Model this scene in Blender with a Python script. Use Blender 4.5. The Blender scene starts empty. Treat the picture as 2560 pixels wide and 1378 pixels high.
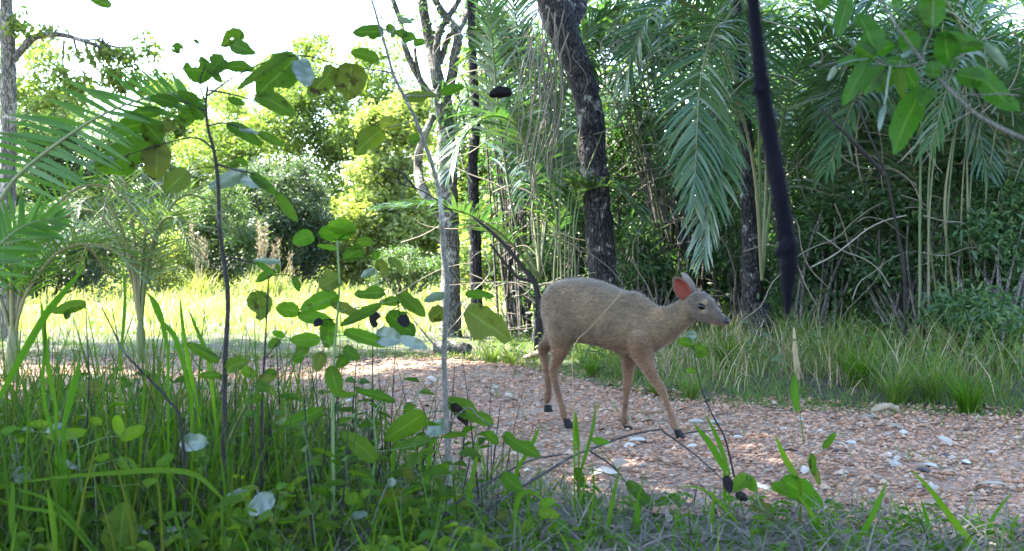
import bpy, bmesh, math, random
import numpy as np
from mathutils import Vector

# ---------------------------------------------------------------- camera, sky, sun, exposure
scene = bpy.context.scene
C = scene.collection
FPX, CX, CY = 3090.0, 1280.0, 689.0          # focal length and centre in photograph pixels
CAM_H, PITCH = 0.75, math.atan(49 / 3090.0)
cam_data = bpy.data.cameras.new('camera')
cam_data.sensor_width = 36.0
cam_data.lens = FPX / 2560 * 36.0
cam_data.clip_start, cam_data.clip_end = 0.05, 2000
cam_data.dof.use_dof = True
cam_data.dof.focus_distance = 5.4
cam_data.dof.aperture_fstop = cam_data.lens / 1000 / 0.0062
cam = bpy.data.objects.new('camera', cam_data)
C.objects.link(cam)
cam.location = (0, 0, CAM_H)
cam.rotation_euler = (math.pi / 2 - PITCH, 0, 0)
scene.camera = cam

SUN_AZ, SUN_EL = math.radians(-60), math.radians(56)   # azimuth from +Y towards +X
world = bpy.data.worlds.new('World')
scene.world = world
world.use_nodes = True
wn = world.node_tree.nodes
sky = wn.new('ShaderNodeTexSky')
sky.sky_type = 'NISHITA'
sky.sun_disc = False
sky.sun_elevation = SUN_EL
sky.sun_rotation = SUN_AZ
sky.air_density, sky.dust_density, sky.ozone_density = 1.0, 1.0, 1.2
wn['Background'].inputs['Strength'].default_value = 0.15
world.node_tree.links.new(sky.outputs['Color'], wn['Background'].inputs['Color'])

sun_data = bpy.data.lights.new('sun', 'SUN')
sun_data.energy = 5.0
sun_data.angle = math.radians(0.6)
sun_data.color = (1.0, 0.93, 0.80)
sun = bpy.data.objects.new('sun', sun_data)
C.objects.link(sun)
SUN = Vector((math.sin(SUN_AZ) * math.cos(SUN_EL), math.cos(SUN_AZ) * math.cos(SUN_EL), math.sin(SUN_EL)))
sun.rotation_euler = SUN.to_track_quat('Z', 'Y').to_euler()
sun.location = SUN * 60

scene.view_settings.view_transform = 'Standard'
scene.view_settings.look = 'None'
scene.view_settings.gamma = 1.0
scene.view_settings.use_curve_mapping = False
scene.view_settings.exposure = 3.4
scene.render.engine = 'CYCLES'
cy = scene.cycles
cy.use_denoising = True
cy.max_bounces = 7
cy.diffuse_bounces = 4
cy.glossy_bounces = 2
cy.transmission_bounces = 4
cy.transparent_max_bounces = 4
cy.caustics_reflective = cy.caustics_refractive = False
cy.sample_clamp_indirect = 8.0
cy.volume_bounces = 0

# ---------------------------------------------------------------- helpers
HAZE = 0
rng = np.random.default_rng(7)
CP, SP = math.cos(PITCH), math.sin(PITCH)

def at(px, py, d):
    """the point of the place seen at a photograph pixel, d metres ahead of the camera"""
    a, b = (px - CX) / FPX, -(py - CY) / FPX
    dx, dy, dz = a, CP + b * SP, b * CP - SP
    k = d / dy
    return np.array((dx * k, d, CAM_H + dz * k))

def smooth(e0, e1, x):
    t = np.clip((x - e0) / (e1 - e0), 0, 1)
    return t * t * (3 - 2 * t)

FAR_X = [-30, -6, -3, -1.23, -.37, .3, .75, 1.19, 2.28, 4, 8, 30]
FAR_Y = [9, 9, 9.1, 9.1, 8.9, 7.7, 6.5, 6.05, 5.6, 5.3, 5.1, 5]
NEAR_X = [-30, -6, -2, 0, .8, 1.4, 3, 8, 30]
NEAR_Y = [5.2, 4.9, 4.5, 4.0, 3.65, 3.3, 3.1, 3.0, 3.0]

def path_far(x): return np.interp(x, FAR_X, FAR_Y)
def path_near(x): return np.interp(x, NEAR_X, NEAR_Y)

def ground_z(x, y):
    x = np.asarray(x, float); y = np.asarray(y, float)
    z = .02 * np.sin(x * 1.3 + .7) * np.sin(y * .9 + .4) + .012 * np.sin(x * 3.1 + y * 2.3) * np.cos(y * 1.7 - x)
    near = np.exp(-((x - .35) ** 2 + (y - 5.3) ** 2) / 1.5)
    z = z * (1 - .95 * near)
    z += .02 * np.exp(-((x - .21) ** 2 + (y - 5.42) ** 2) / .04)
    beyond = y - path_far(x)
    z += .10 * smooth(.05, .9, beyond) * smooth(.2, 1.6, x) * (1 - smooth(20, 60, y))
    z += .05 * smooth(.0, .6, path_near(x) - y)
    return z

def gz(x, y): return float(ground_z(x, y))

def link(name, me, mat=None, parent=None, **props):
    o = bpy.data.objects.new(name, me)
    C.objects.link(o)
    if mat is not None and me is not None and not me.materials: me.materials.append(mat)
    if parent is not None: o.parent = parent
    for k, v in props.items(): o[k] = v
    return o

def thing(name, label, category, loc=(0, 0, 0), group=None):
    o = bpy.data.objects.new(name, None)
    C.objects.link(o)
    o.empty_display_size = .1
    o.location = loc
    o['label'] = label; o['category'] = category
    if group: o['group'] = group
    return o

def tag(o, label, category, group=None):
    o['label'] = label; o['category'] = category
    if group: o['group'] = group
    return o

def mesh(name, V, F, st=None, col=None, shade=True):
    """V (n,3); F one (m,k) array or a list of such arrays; st per-vertex leaf coordinates; col per-vertex colour"""
    V = np.asarray(V, np.float32).reshape(-1, 3)
    Fs = F if isinstance(F, list) else [F]
    Fs = [np.asarray(f, np.int32) for f in Fs if len(f)]
    me = bpy.data.meshes.new(name)
    me.vertices.add(len(V)); me.vertices.foreach_set('co', V.ravel())
    nl = sum(f.size for f in Fs); nf = sum(len(f) for f in Fs)
    me.loops.add(nl); me.polygons.add(nf)
    me.loops.foreach_set('vertex_index', np.concatenate([f.ravel() for f in Fs]))
    tot = np.concatenate([np.full(len(f), f.shape[1], np.int32) for f in Fs])
    start = np.concatenate([[0], np.cumsum(tot)[:-1]]).astype(np.int32)
    me.polygons.foreach_set('loop_start', start)
    if shade: me.polygons.foreach_set('use_smooth', np.ones(nf, bool))
    if st is not None:
        a = me.attributes.new('st', 'FLOAT_VECTOR', 'POINT')
        s = np.zeros((len(V), 3), np.float32); s[:, :2] = np.asarray(st, np.float32)[:, :2]
        a.data.foreach_set('vector', s.ravel())
    if col is not None:
        a = me.attributes.new('tint', 'FLOAT_COLOR', 'POINT')
        c = np.ones((len(V), 4), np.float32); c[:, :3] = col
        a.data.foreach_set('color', c.ravel())
    me.update(calc_edges=True)
    return me

class Bag:
    """collects shapes for one mesh"""
    def __init__(s): s.V, s.F, s.S, s.n = [], {}, [], 0
    def add(s, V, F, st=None):
        V = np.asarray(V, float).reshape(-1, 3); F = np.asarray(F, int)
        s.F.setdefault(F.shape[1], []).append(F + s.n)
        s.V.append(V); s.S.append(np.zeros((len(V), 2)) if st is None else np.asarray(st)[:, :2]); s.n += len(V)
    def mesh(s, name, off=(0, 0, 0)):
        return mesh(name, np.concatenate(s.V) - np.asarray(off, float), [np.concatenate(f) for f in s.F.values()], np.concatenate(s.S))

def norm(v):
    v = np.asarray(v, float)
    return v / np.maximum(np.linalg.norm(v, axis=-1, keepdims=True), 1e-9)

def resample(P, n):
    """a smooth polyline through control points (Catmull-Rom), n points"""
    P = np.asarray(P, float); m = len(P)
    if m == 2: return P[0] + np.linspace(0, 1, n)[:, None] * (P[1] - P[0])
    Q = np.vstack([2 * P[0] - P[1], P, 2 * P[-1] - P[-2]])
    t = np.linspace(0, m - 1, n); i = np.minimum(t.astype(int), m - 2); f = (t - i)[:, None]
    a, b, c, d = Q[i], Q[i + 1], Q[i + 2], Q[i + 3]
    return .5 * (2 * b + (c - a) * f + (2 * a - 5 * b + 4 * c - d) * f ** 2 + (3 * b - a - 3 * c + d) * f ** 3)

def tube(bag, P, R, k=6, n=None, rough=0.0, cap=True):
    P = np.asarray(P, float); R = np.broadcast_to(np.asarray(R, float), (len(P),)).copy()
    if n and len(P) > 1:
        R = np.interp(np.linspace(0, 1, n), np.linspace(0, 1, len(P)), R); P = resample(P, n)
    T = norm(np.gradient(P, axis=0))
    ref = np.array((0, 0, 1.)) if abs(T[:, 2]).mean() < .8 else np.array((0, 1., 0))
    U = norm(np.cross(T, ref)); W = np.cross(T, U)
    th = np.linspace(0, 2 * math.pi, k, endpoint=False)
    rr = R[:, None] * (1 + rough * rng.normal(size=(len(P), k)) if rough else np.ones((len(P), k)))
    V = P[:, None] + rr[..., None] * (np.cos(th)[None, :, None] * U[:, None] + np.sin(th)[None, :, None] * W[:, None])
    i = np.arange(len(P) - 1)[:, None] * k; j = np.arange(k)[None]; j2 = (j + 1) % k
    F = np.stack([i + j, i + j2, i + k + j2, i + k + j], -1).reshape(-1, 4)
    st = np.stack(np.broadcast_arrays(np.linspace(0, 1, len(P))[:, None], th[None] / 6.283), -1).reshape(-1, 2)
    bag.add(V.reshape(-1, 3), F, st)
    if cap:
        for e, idx in ((0, 0), (len(P) - 1, 1)):
            ring = V[e]; c = ring.mean(0)
            f = np.stack([np.arange(k), (np.arange(k) + 1) % k, np.full(k, k)], 1)
            bag.add(np.vstack([ring, c]), f if idx else f[:, ::-1], np.zeros((k + 1, 2)))

def leaves4(pos, axis, nor, L, Wd, fold=.15):
    """simple folded leaves, one quad each; returns V, F, st"""
    n = len(pos); axis = norm(axis); side = norm(np.cross(axis, nor)); nor = np.cross(side, axis)
    L = np.broadcast_to(L, (n,))[:, None]; Wd = np.broadcast_to(Wd, (n,))[:, None]
    m = pos + axis * L * .45
    V = np.stack([pos, m + side * Wd * .5 + nor * Wd * fold, pos + axis * L, m - side * Wd * .5 + nor * Wd * fold], 1)
    F = np.arange(n * 4).reshape(n, 4)
    st = np.tile(np.array([[0, 0], [1, .45], [0, 1], [-1, .45]]), (n, 1))
    return V.reshape(-1, 3), F, st

def leaves6(pos, axis, nor, L, Wd, fold=.2, droop=.15):
    """leaves of two halves folded along the midrib; two quads each"""
    n = len(pos); axis = norm(axis); side = norm(np.cross(axis, nor)); nor = np.cross(side, axis)
    L = np.broadcast_to(L, (n,))[:, None]; Wd = np.broadcast_to(Wd, (n,))[:, None]
    a = pos + axis * L * .3; b = pos + axis * L * .68 - nor * L * droop * .5; tip = pos + axis * L - nor * L * droop
    up = nor * Wd * fold
    V = np.stack([pos, a + side * Wd * .5 + up, b + side * Wd * .42 + up, tip, b - side * Wd * .42 + up, a - side * Wd * .5 + up], 1)
    k = np.arange(n)[:, None] * 6
    F = np.concatenate([k + np.array([[0, 1, 2, 3]]), k + np.array([[0, 3, 4, 5]])])
    st = np.tile(np.array([[0, 0], [1, .3], [.8, .68], [0, 1], [-.8, .68], [-1, .3]]), (n, 1))
    return V.reshape(-1, 3), F, st

def blades(pos, head, L, Wd, lean, curl, seg=3, twist=.5):
    """grass blades: strips of seg quads, narrowing, bending over along their heading"""
    n = len(pos); L = np.broadcast_to(L, (n,)); Wd = np.broadcast_to(Wd, (n,)); lean = np.broadcast_to(lean, (n,)); curl = np.broadcast_to(curl, (n,))
    h = np.stack([np.cos(head), np.sin(head), np.zeros(n)], 1)
    tw = head + math.pi / 2 + rng.uniform(-twist, twist, n)
    s = np.stack([np.cos(tw), np.sin(tw), np.zeros(n)], 1)
    p = np.array(pos, float); rows = []
    for i in range(seg + 1):
        t = i / seg
        w = Wd * (1 - t ** 1.6) * .5 + Wd * .03
        rows.append(p - s * w[:, None]); rows.append(p + s * w[:, None])
        ang = lean + curl * (t + .5 / seg) ** 1.3
        p = p + (h * np.sin(ang)[:, None] + np.array((0, 0, 1.)) * np.cos(ang)[:, None]) * (L / seg)[:, None]
    V = np.stack(rows, 1)
    m = 2 * (seg + 1); k = np.arange(n)[:, None, None] * m; i = np.arange(seg)[None, :, None] * 2
    F = (k + i + np.array([[[0, 1, 3, 2]]])).reshape(-1, 4)
    t = np.repeat(np.linspace(0, 1, seg + 1), 2); u = np.tile([-1, 1], seg + 1)
    return V.reshape(-1, 3), F, np.tile(np.stack([u, t], 1), (n, 1))

def rand_dir(n, flat=1.0):
    v = rng.normal(size=(n, 3)); v[:, 2] *= flat
    return norm(v)

# ---------------------------------------------------------------- materials
def nt(name):
    m = bpy.data.materials.new(name); m.use_nodes = True
    n, l = m.node_tree.nodes, m.node_tree.links
    n.clear()
    out = n.new('ShaderNodeOutputMaterial')
    return m, n, l, out

def sock(node, name):
    for s in node.inputs:
        if s.name == name and s.enabled: return s
    return node.inputs[name]

def math_(n, l, op, a, b=None):
    m = n.new('ShaderNodeMath'); m.operation = op
    for i, v in enumerate((a, b)):
        if v is None: continue
        if isinstance(v, (int, float)): m.inputs[i].default_value = v
        else: l.new(v, m.inputs[i])
    return m.outputs[0]

def ramp(n, l, fac, stops, interp='LINEAR'):
    r = n.new('ShaderNodeValToRGB'); r.color_ramp.interpolation = interp
    e = r.color_ramp.elements
    while len(e) < len(stops): e.new(.5)
    for el, (p, c) in zip(e, stops):
        el.position = p; el.color = (*c, 1) if len(c) == 3 else c
    if fac is not None: l.new(fac, r.inputs[0])
    return r.outputs[0]

def mix(n, l, fac, a, b, blend='MIX'):
    m = n.new('ShaderNodeMix'); m.data_type = 'RGBA'; m.blend_type = blend
    ins = [s for s in m.inputs if s.enabled]
    for s, v in zip(ins, (fac, a, b)):
        if isinstance(v, (int, float)): s.default_value = v
        elif isinstance(v, tuple): s.default_value = (*v, 1)
        else: l.new(v, s)
    return [o for o in m.outputs if o.enabled][0]

def noise(n, l, scale, detail=3, vec=None, rough=.55, dist=0.0):
    t = n.new('ShaderNodeTexNoise')
    t.inputs['Scale'].default_value = scale; t.inputs['Detail'].default_value = detail
    t.inputs['Roughness'].default_value = rough; t.inputs['Distortion'].default_value = dist
    if vec is not None: l.new(vec, t.inputs['Vector'])
    return t.outputs['Fac']

def objco(n): return n.new('ShaderNodeTexCoord').outputs['Object']

def rnd(n, l):
    a = n.new('ShaderNodeNewGeometry').outputs['Random Per Island']
    b = n.new('ShaderNodeObjectInfo').outputs['Random']
    return math_(n, l, 'FRACT', math_(n, l, 'ADD', a, b))

def leaf_mat(name, cols, rough=.42, trans=.38, tmul=(1.25, 1.5, .55), veins=0.0, spots=0.0, spec=.45, big=0.0, shift=0.0):
    """a leaf: colours vary from leaf to leaf, the light that passes through is yellower"""
    m, n, l, out = nt(name)
    r = rnd(n, l)
    k = len(cols)
    c = ramp(n, l, r, [((i + .5) / k, col) for i, col in enumerate(cols)])
    if veins:
        st = n.new('ShaderNodeAttribute'); st.attribute_name = 'st'
        sp = n.new('ShaderNodeSeparateXYZ'); l.new(st.outputs['Vector'], sp.inputs[0])
        au = math_(n, l, 'ABSOLUTE', sp.outputs['X'])
        mid = math_(n, l, 'LESS_THAN', au, .07)
        s = math_(n, l, 'SINE', math_(n, l, 'MULTIPLY', math_(n, l, 'SUBTRACT', sp.outputs['Y'], math_(n, l, 'MULTIPLY', au, .16)), 62))
        side = math_(n, l, 'POWER', math_(n, l, 'MAXIMUM', s, 0), 14)
        v = math_(n, l, 'MULTIPLY', math_(n, l, 'MAXIMUM', mid, math_(n, l, 'MULTIPLY', side, .45)), veins)
        c = mix(n, l, v, c, (.16, .22, .06))
    oc = objco(n)
    nz = noise(n, l, 9, 3, oc)
    c = mix(n, l, math_(n, l, 'MULTIPLY', nz, .5), c, mix(n, l, 1.0, c, (.55, .62, .5), 'MULTIPLY'))
    if spots:
        s = noise(n, l, 34, 3, oc, .6)
        mask = ramp(n, l, s, [(.60, (0, 0, 0)), (.655, (1, 1, 1))])
        big_ = ramp(n, l, noise(n, l, 7, 1, oc), [(.45, (0, 0, 0)), (.62, (1, 1, 1))])
        f = math_(n, l, 'MULTIPLY', math_(n, l, 'MULTIPLY', mask, big_), spots)
        c = mix(n, l, f, c, (.022, .016, .008))
    p = n.new('ShaderNodeBsdfPrincipled')
    l.new(c, p.inputs['Base Color'])
    p.inputs['Roughness'].default_value = rough
    sock(p, 'Specular IOR Level').default_value = spec
    t = n.new('ShaderNodeBsdfTranslucent')
    l.new(mix(n, l, 1.0, c, tmul, 'MULTIPLY'), t.inputs['Color'])
    ms = n.new('ShaderNodeMixShader'); ms.inputs[0].default_value = trans
    l.new(p.outputs[0], ms.inputs[1]); l.new(t.outputs[0], ms.inputs[2])
    l.new(ms.outputs[0], out.inputs['Surface'])
    return m

def bark_mat(name, dark, light, patch=None, scale=18, patch_amt=.56, stretch=.28, bump=.6, bd=.012):
    m, n, l, out = nt(name)
    oc = objco(n)
    mp = n.new('ShaderNodeMapping'); mp.inputs['Scale'].default_value = (1, 1, stretch); l.new(oc, mp.inputs[0])
    v = n.new('ShaderNodeTexVoronoi'); v.inputs['Scale'].default_value = scale * 1.6; v.feature = 'DISTANCE_TO_EDGE'
    nzv = n.new('ShaderNodeTexNoise'); nzv.inputs['Scale'].default_value = scale; l.new(mp.outputs[0], nzv.inputs['Vector'])
    wv = n.new('ShaderNodeVectorMath'); wv.operation = 'SCALE'; wv.inputs['Scale'].default_value = .12
    l.new(nzv.outputs['Color'], wv.inputs[0])
    av = n.new('ShaderNodeVectorMath'); l.new(mp.outputs[0], av.inputs[0]); l.new(wv.outputs[0], av.inputs[1])
    l.new(av.outputs[0], v.inputs['Vector'])
    crack = ramp(n, l, v.outputs['Distance'], [(0, (0, 0, 0)), (.22, (1, 1, 1))])
    fine = noise(n, l, scale * 2.2, 5, mp.outputs[0], .65)
    f = math_(n, l, 'MULTIPLY', crack, fine)
    c = ramp(n, l, f, [(.15, dark), (.6, light)])
    if patch:
        pz = noise(n, l, 4.2, 6, oc, .72)
        pm = ramp(n, l, pz, [(patch_amt, (0, 0, 0)), (patch_amt + .05, (1, 1, 1))])
        c = mix(n, l, math_(n, l, 'MULTIPLY', pm, math_(n, l, 'ADD', crack, .25)), c, patch)
    p = n.new('ShaderNodeBsdfPrincipled'); l.new(c, p.inputs['Base Color'])
    p.inputs['Roughness'].default_value = .85
    sock(p, 'Specular IOR Level').default_value = .25
    b = n.new('ShaderNodeBump'); b.inputs['Strength'].default_value = bump; b.inputs['Distance'].default_value = bd
    l.new(f, b.inputs['Height']); l.new(b.outputs[0], p.inputs['Normal'])
    l.new(p.outputs[0], out.inputs['Surface'])
    return m

def plain_mat(name, cols, rough=.8, spec=.3, nscale=12, bump=0, bd=.004, trans=0):
    """colour from noise and from piece to piece"""
    m, n, l, out = nt(name)
    oc = objco(n)
    f = math_(n, l, 'ADD', math_(n, l, 'MULTIPLY', noise(n, l, nscale, 4, oc), .5), math_(n, l, 'MULTIPLY', rnd(n, l), .5))
    k = len(cols)
    c = ramp(n, l, f, [(.22 + .56 * i / max(k - 1, 1), col) for i, col in enumerate(cols)])
    p = n.new('ShaderNodeBsdfPrincipled'); l.new(c, p.inputs['Base Color'])
    p.inputs['Roughness'].default_value = rough
    sock(p, 'Specular IOR Level').default_value = spec
    if bump:
        b = n.new('ShaderNodeBump'); b.inputs['Strength'].default_value = bump; b.inputs['Distance'].default_value = bd
        l.new(noise(n, l, nscale * 4, 4, oc), b.inputs['Height']); l.new(b.outputs[0], p.inputs['Normal'])
    s = p.outputs[0]
    if trans:
        t = n.new('ShaderNodeBsdfTranslucent'); l.new(c, t.inputs['Color'])
        ms = n.new('ShaderNodeMixShader'); ms.inputs[0].default_value = trans
        l.new(s, ms.inputs[1]); l.new(t.outputs[0], ms.inputs[2]); s = ms.outputs[0]
    l.new(s, out.inputs['Surface'])
    return m

M = {}
# foreground leaves
M['sapling'] = leaf_mat('sapling_leaf', [(.038, .085, .011), (.050, .10, .012), (.066, .11, .012), (.042, .092, .011)], .6, .55, veins=.32, spots=1.0, spec=.1)
M['sapling_young'] = leaf_mat('young_leaf', [(.050, .12, .011), (.062, .135, .012), (.074, .14, .012)], .6, .55, veins=.35, spots=.5, spec=.1)
M['olive'] = leaf_mat('olive_leaf', [(.075, .085, .016), (.09, .095, .018), (.07, .095, .018)], .6, .52, veins=.35, spots=1.0, spec=.18)
M['grey'] = leaf_mat('pale_leaf', [(.085, .12, .105), (.11, .145, .13)], .35, .2, veins=.2, spots=.3, spec=.6)
M['black'] = plain_mat('dead_leaf_black', [(.004, .0035, .005), (.012, .009, .009)], .7, .12, nscale=30)
M['glossy'] = leaf_mat('glossy_leaf', [(.022, .070, .009), (.026, .080, .010), (.034, .090, .011)], .5, .5, veins=.3, spots=.35, spec=.22)
M['herb'] = leaf_mat('herb_leaf', [(.10, .16, .014), (.08, .15, .018), (.125, .175, .016), (.055, .12, .02)], .6, .5, spots=.3, spec=.1, veins=.2)
M['blade'] = leaf_mat('grass_blade', [(.048, .115, .010), (.065, .14, .010), (.052, .105, .013), (.085, .15, .012)], .6, .5, spec=.1)
M['verge'] = leaf_mat('verge_grass', [(.09, .16, .025), (.11, .18, .03), (.07, .13, .03), (.13, .18, .04), (.16, .16, .07)], .5, .42, spec=.25)
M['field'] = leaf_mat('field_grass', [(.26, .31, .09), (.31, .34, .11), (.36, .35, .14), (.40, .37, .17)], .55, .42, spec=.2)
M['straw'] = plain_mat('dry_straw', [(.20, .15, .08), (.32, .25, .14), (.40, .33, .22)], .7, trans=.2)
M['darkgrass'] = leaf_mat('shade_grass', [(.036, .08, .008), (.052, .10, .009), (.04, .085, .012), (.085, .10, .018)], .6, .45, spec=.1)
# trees
M['palm'] = leaf_mat('palm_leaflet', [(.045, .10, .045), (.055, .115, .042), (.04, .095, .05), (.075, .12, .045)], .33, .34, spec=.6)
M['palm_near'] = leaf_mat('near_palm_leaflet', [(.04, .105, .014), (.048, .115, .016), (.055, .125, .018)], .42, .5, spec=.35)
M['rachis'] = plain_mat('palm_rachis', [(.06, .09, .03), (.10, .12, .05), (.14, .13, .07)], .5)
M['forest'] = leaf_mat('forest_leaf', [(.05, .105, .045), (.06, .12, .045), (.05, .11, .055), (.08, .125, .045)], .42, .4)
M['canopy'] = leaf_mat('canopy_leaf', [(.04, .09, .025), (.05, .10, .03)], .5, .34)
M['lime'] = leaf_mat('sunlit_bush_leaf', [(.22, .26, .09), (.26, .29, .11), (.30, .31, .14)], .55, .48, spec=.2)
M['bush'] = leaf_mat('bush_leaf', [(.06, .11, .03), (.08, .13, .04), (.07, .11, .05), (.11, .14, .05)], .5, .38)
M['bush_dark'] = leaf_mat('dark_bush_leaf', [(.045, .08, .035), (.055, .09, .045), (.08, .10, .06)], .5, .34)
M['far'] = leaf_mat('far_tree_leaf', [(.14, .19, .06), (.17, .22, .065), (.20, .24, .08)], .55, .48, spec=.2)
M['bark_dark'] = bark_mat('dark_bark', (.004, .004, .006), (.060, .053, .052), (.26, .25, .235), 24, .57)
M['bark_pale'] = bark_mat('pale_bark', (.05, .05, .045), (.24, .22, .19), (.42, .41, .37), 22, .54)
M['bark_grey'] = bark_mat('grey_bark', (.04, .038, .034), (.16, .14, .12), (.26, .25, .22), 24, .58)
M['stem'] = bark_mat('stem_bark', (.009, .008, .008), (.038, .033, .030), (.10, .095, .085), 60, .58, bump=.3, bd=.002)
M['stem_grey'] = bark_mat('pale_stem_bark', (.06, .058, .05), (.17, .16, .14), (.30, .29, .26), 60, .56, bump=.3, bd=.002)
M['stem_green'] = plain_mat('green_stem', [(.05, .10, .03), (.07, .13, .035), (.09, .14, .05)], .5)
M['vine'] = plain_mat('dark_vine', [(.0012, .0012, .0025), (.003, .003, .006), (.006, .006, .010)], .8, .05, nscale=25, bump=.4)
M['root'] = plain_mat('hanging_root', [(.10, .085, .065), (.17, .145, .11), (.22, .20, .16)], .8)

# ---------------------------------------------------------------- ground, path, gravel
def ground_material():
    m, n, l, out = nt('forest_floor')
    oc = objco(n)
    a = noise(n, l, .9, 5, oc, .6)
    b = noise(n, l, 38, 4, oc, .7)
    soil = ramp(n, l, b, [(.3, (.018, .014, .010)), (.5, (.045, .034, .024)), (.7, (.095, .075, .052))])
    moss = ramp(n, l, b, [(.3, (.022, .034, .012)), (.7, (.06, .08, .028))])
    c = mix(n, l, ramp(n, l, a, [(.42, (0, 0, 0)), (.6, (1, 1, 1))]), soil, moss)
    p = n.new('ShaderNodeBsdfPrincipled'); l.new(c, p.inputs['Base Color']); p.inputs['Roughness'].default_value = .95
    bp = n.new('ShaderNodeBump'); bp.inputs['Strength'].default_value = .8; bp.inputs['Distance'].default_value = .02
    l.new(b, bp.inputs['Height']); l.new(bp.outputs[0], p.inputs['Normal'])
    l.new(p.outputs[0], out.inputs['Surface'])
    return m

def path_material():
    m, n, l, out = nt('gravel_path')
    oc = objco(n)
    v = n.new('ShaderNodeTexVoronoi'); v.inputs['Scale'].default_value = 62; l.new(oc, v.inputs['Vector'])
    sp = n.new('ShaderNodeSeparateColor'); l.new(v.outputs['Color'], sp.inputs[0])
    peb = ramp(n, l, sp.outputs[0], [(.0, (.10, .048, .026)), (.35, (.21, .105, .06)), (.65, (.29, .16, .098)), (.88, (.33, .21, .14)), (1, (.38, .29, .22))])
    edge = ramp(n, l, v.outputs['Distance'], [(.0, (1, 1, 1)), (.5, (.75, .75, .75)), (.85, (.3, .28, .27))])
    c = mix(n, l, 1.0, peb, edge, 'MULTIPLY')
    big = noise(n, l, 1.6, 4, oc)
    dirt = ramp(n, l, noise(n, l, 30, 5, oc, .7), [(.3, (.10, .075, .05)), (.7, (.26, .20, .14))])
    c = mix(n, l, ramp(n, l, big, [(.45, (0, 0, 0)), (.62, (.8, .8, .8))]), c, dirt)
    p = n.new('ShaderNodeBsdfPrincipled'); l.new(c, p.inputs['Base Color']); p.inputs['Roughness'].default_value = .9
    bp = n.new('ShaderNodeBump'); bp.inputs['Strength'].default_value = .9; bp.inputs['Distance'].default_value = .008
    l.new(v.outputs['Distance'], bp.inputs['Height']); bp.invert = True
    l.new(bp.outputs[0], p.inputs['Normal'])
    l.new(p.outputs[0], out.inputs['Surface'])
    return m

u = np.linspace(-1, 1, 190)
gx = np.sinh(u * 5.2) / math.sinh(5.2) * 420
v = np.linspace(-1, 1, 210)
gy = np.sinh(v * 5.2) / math.sinh(5.2) * 420 + 6
X, Y = np.meshgrid(gx, gy)
Z = ground_z(X, Y)
nx, ny = len(gx), len(gy)
idx = np.arange(nx * ny).reshape(ny, nx)
F = np.stack([idx[:-1, :-1], idx[:-1, 1:], idx[1:, 1:], idx[1:, :-1]], -1).reshape(-1, 4)
link('ground', mesh('ground', np.stack([X, Y, Z], -1), F), ground_material(), kind='structure', label='dark forest floor of soil, litter and moss')

px_ = np.linspace(-9, 9, 240)
t_ = np.linspace(0, 1, 36)
jn = .10 * np.sin(px_ * 2.7) + .07 * np.sin(px_ * 6.1 + 1) + .05 * rng.normal(size=len(px_))
jf = .09 * np.sin(px_ * 3.3 + 2) + .06 * np.sin(px_ * 7.7) + .05 * rng.normal(size=len(px_))
YN, YF = path_near(px_) + jn, path_far(px_) + jf
X = np.broadcast_to(px_[:, None], (240, 36)); Y = YN[:, None] + (YF - YN)[:, None] * t_[None]
Z = ground_z(X, Y) + .006 + .004 * np.sin(X * 21) * np.sin(Y * 17)
idx = np.arange(240 * 36).reshape(240, 36)
F = np.stack([idx[:-1, :-1], idx[1:, :-1], idx[1:, 1:], idx[:-1, 1:]], -1).reshape(-1, 4)
PATH = link('path', mesh('path', np.stack([X, Y, Z], -1), F), path_material(), kind='structure', label='reddish gravel track crossing the forest clearing')

def on_path(n, spread=0.0):
    x = rng.uniform(-4.2, 3.6, n)
    t = rng.uniform(-spread, 1 + spread, n)
    y = path_near(x) + (path_far(x) - path_near(x)) * t
    return x, y

OCT = np.array([[1, 0, 0], [-1, 0, 0], [0, 1, 0], [0, -1, 0], [0, 0, 1], [0, 0, -.6]], float)
OCTF = np.array([[0, 2, 4], [2, 1, 4], [1, 3, 4], [3, 0, 4], [2, 0, 5], [1, 2, 5], [3, 1, 5], [0, 3, 5]])
def pebbles(x, y, size):
    n = len(x)
    V = OCT[None] * (1 + .28 * rng.normal(size=(n, 6, 1))) * size[:, None, None] * np.array([1, .85, .55])[None, None]
    a = rng.uniform(0, 6.28, n); c, s = np.cos(a)[:, None], np.sin(a)[:, None]
    V = np.stack([V[..., 0] * c - V[..., 1] * s, V[..., 0] * s + V[..., 1] * c, V[..., 2]], -1)
    V += np.stack([x, y, ground_z(x, y) + .008], 1)[:, None]
    F = (np.arange(n)[:, None, None] * 6 + OCTF[None]).reshape(-1, 3)
    return V.reshape(-1, 3), F
M['pebble'] = plain_mat('gravel_pebble', [(.12, .056, .03), (.25, .125, .07), (.33, .18, .108), (.36, .225, .15), (.40, .30, .23)], .85, nscale=40)
x, y = on_path(54000, .12)
keep = (y < 10) & (np.abs(x) < y * .46) & (rng.uniform(size=len(x)) < np.clip(8.5 / (y + .5) - .45, .2, 1))
x, y = x[keep], y[keep]
s = rng.gamma(4.2, .0017, len(x)) + .0025
V, F = pebbles(x, y, s)
link('gravel', mesh('gravel', V, F, shade=False), M['pebble'], parent=PATH, kind='stuff')

# ---------------------------------------------------------------- grass of the verges and the clearing
def scatter(n, x0, x1, y0, y1, dens=None):
    x = rng.uniform(x0, x1, n); y = rng.uniform(y0, y1, n)
    k = np.abs(x) < y * .47 + .4
    x, y = x[k], y[k]
    if dens is not None:
        k = rng.uniform(size=len(x)) < dens(x, y); x, y = x[k], y[k]
    return x, y

def patchy(x, y, f=1.0, s=0.0):
    return .5 + .25 * np.sin(x * 2.3 * f + s) * np.sin(y * 1.9 * f + 1 + s) + .25 * np.sin(x * 5.1 * f + y * 3.7 * f + s)

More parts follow.
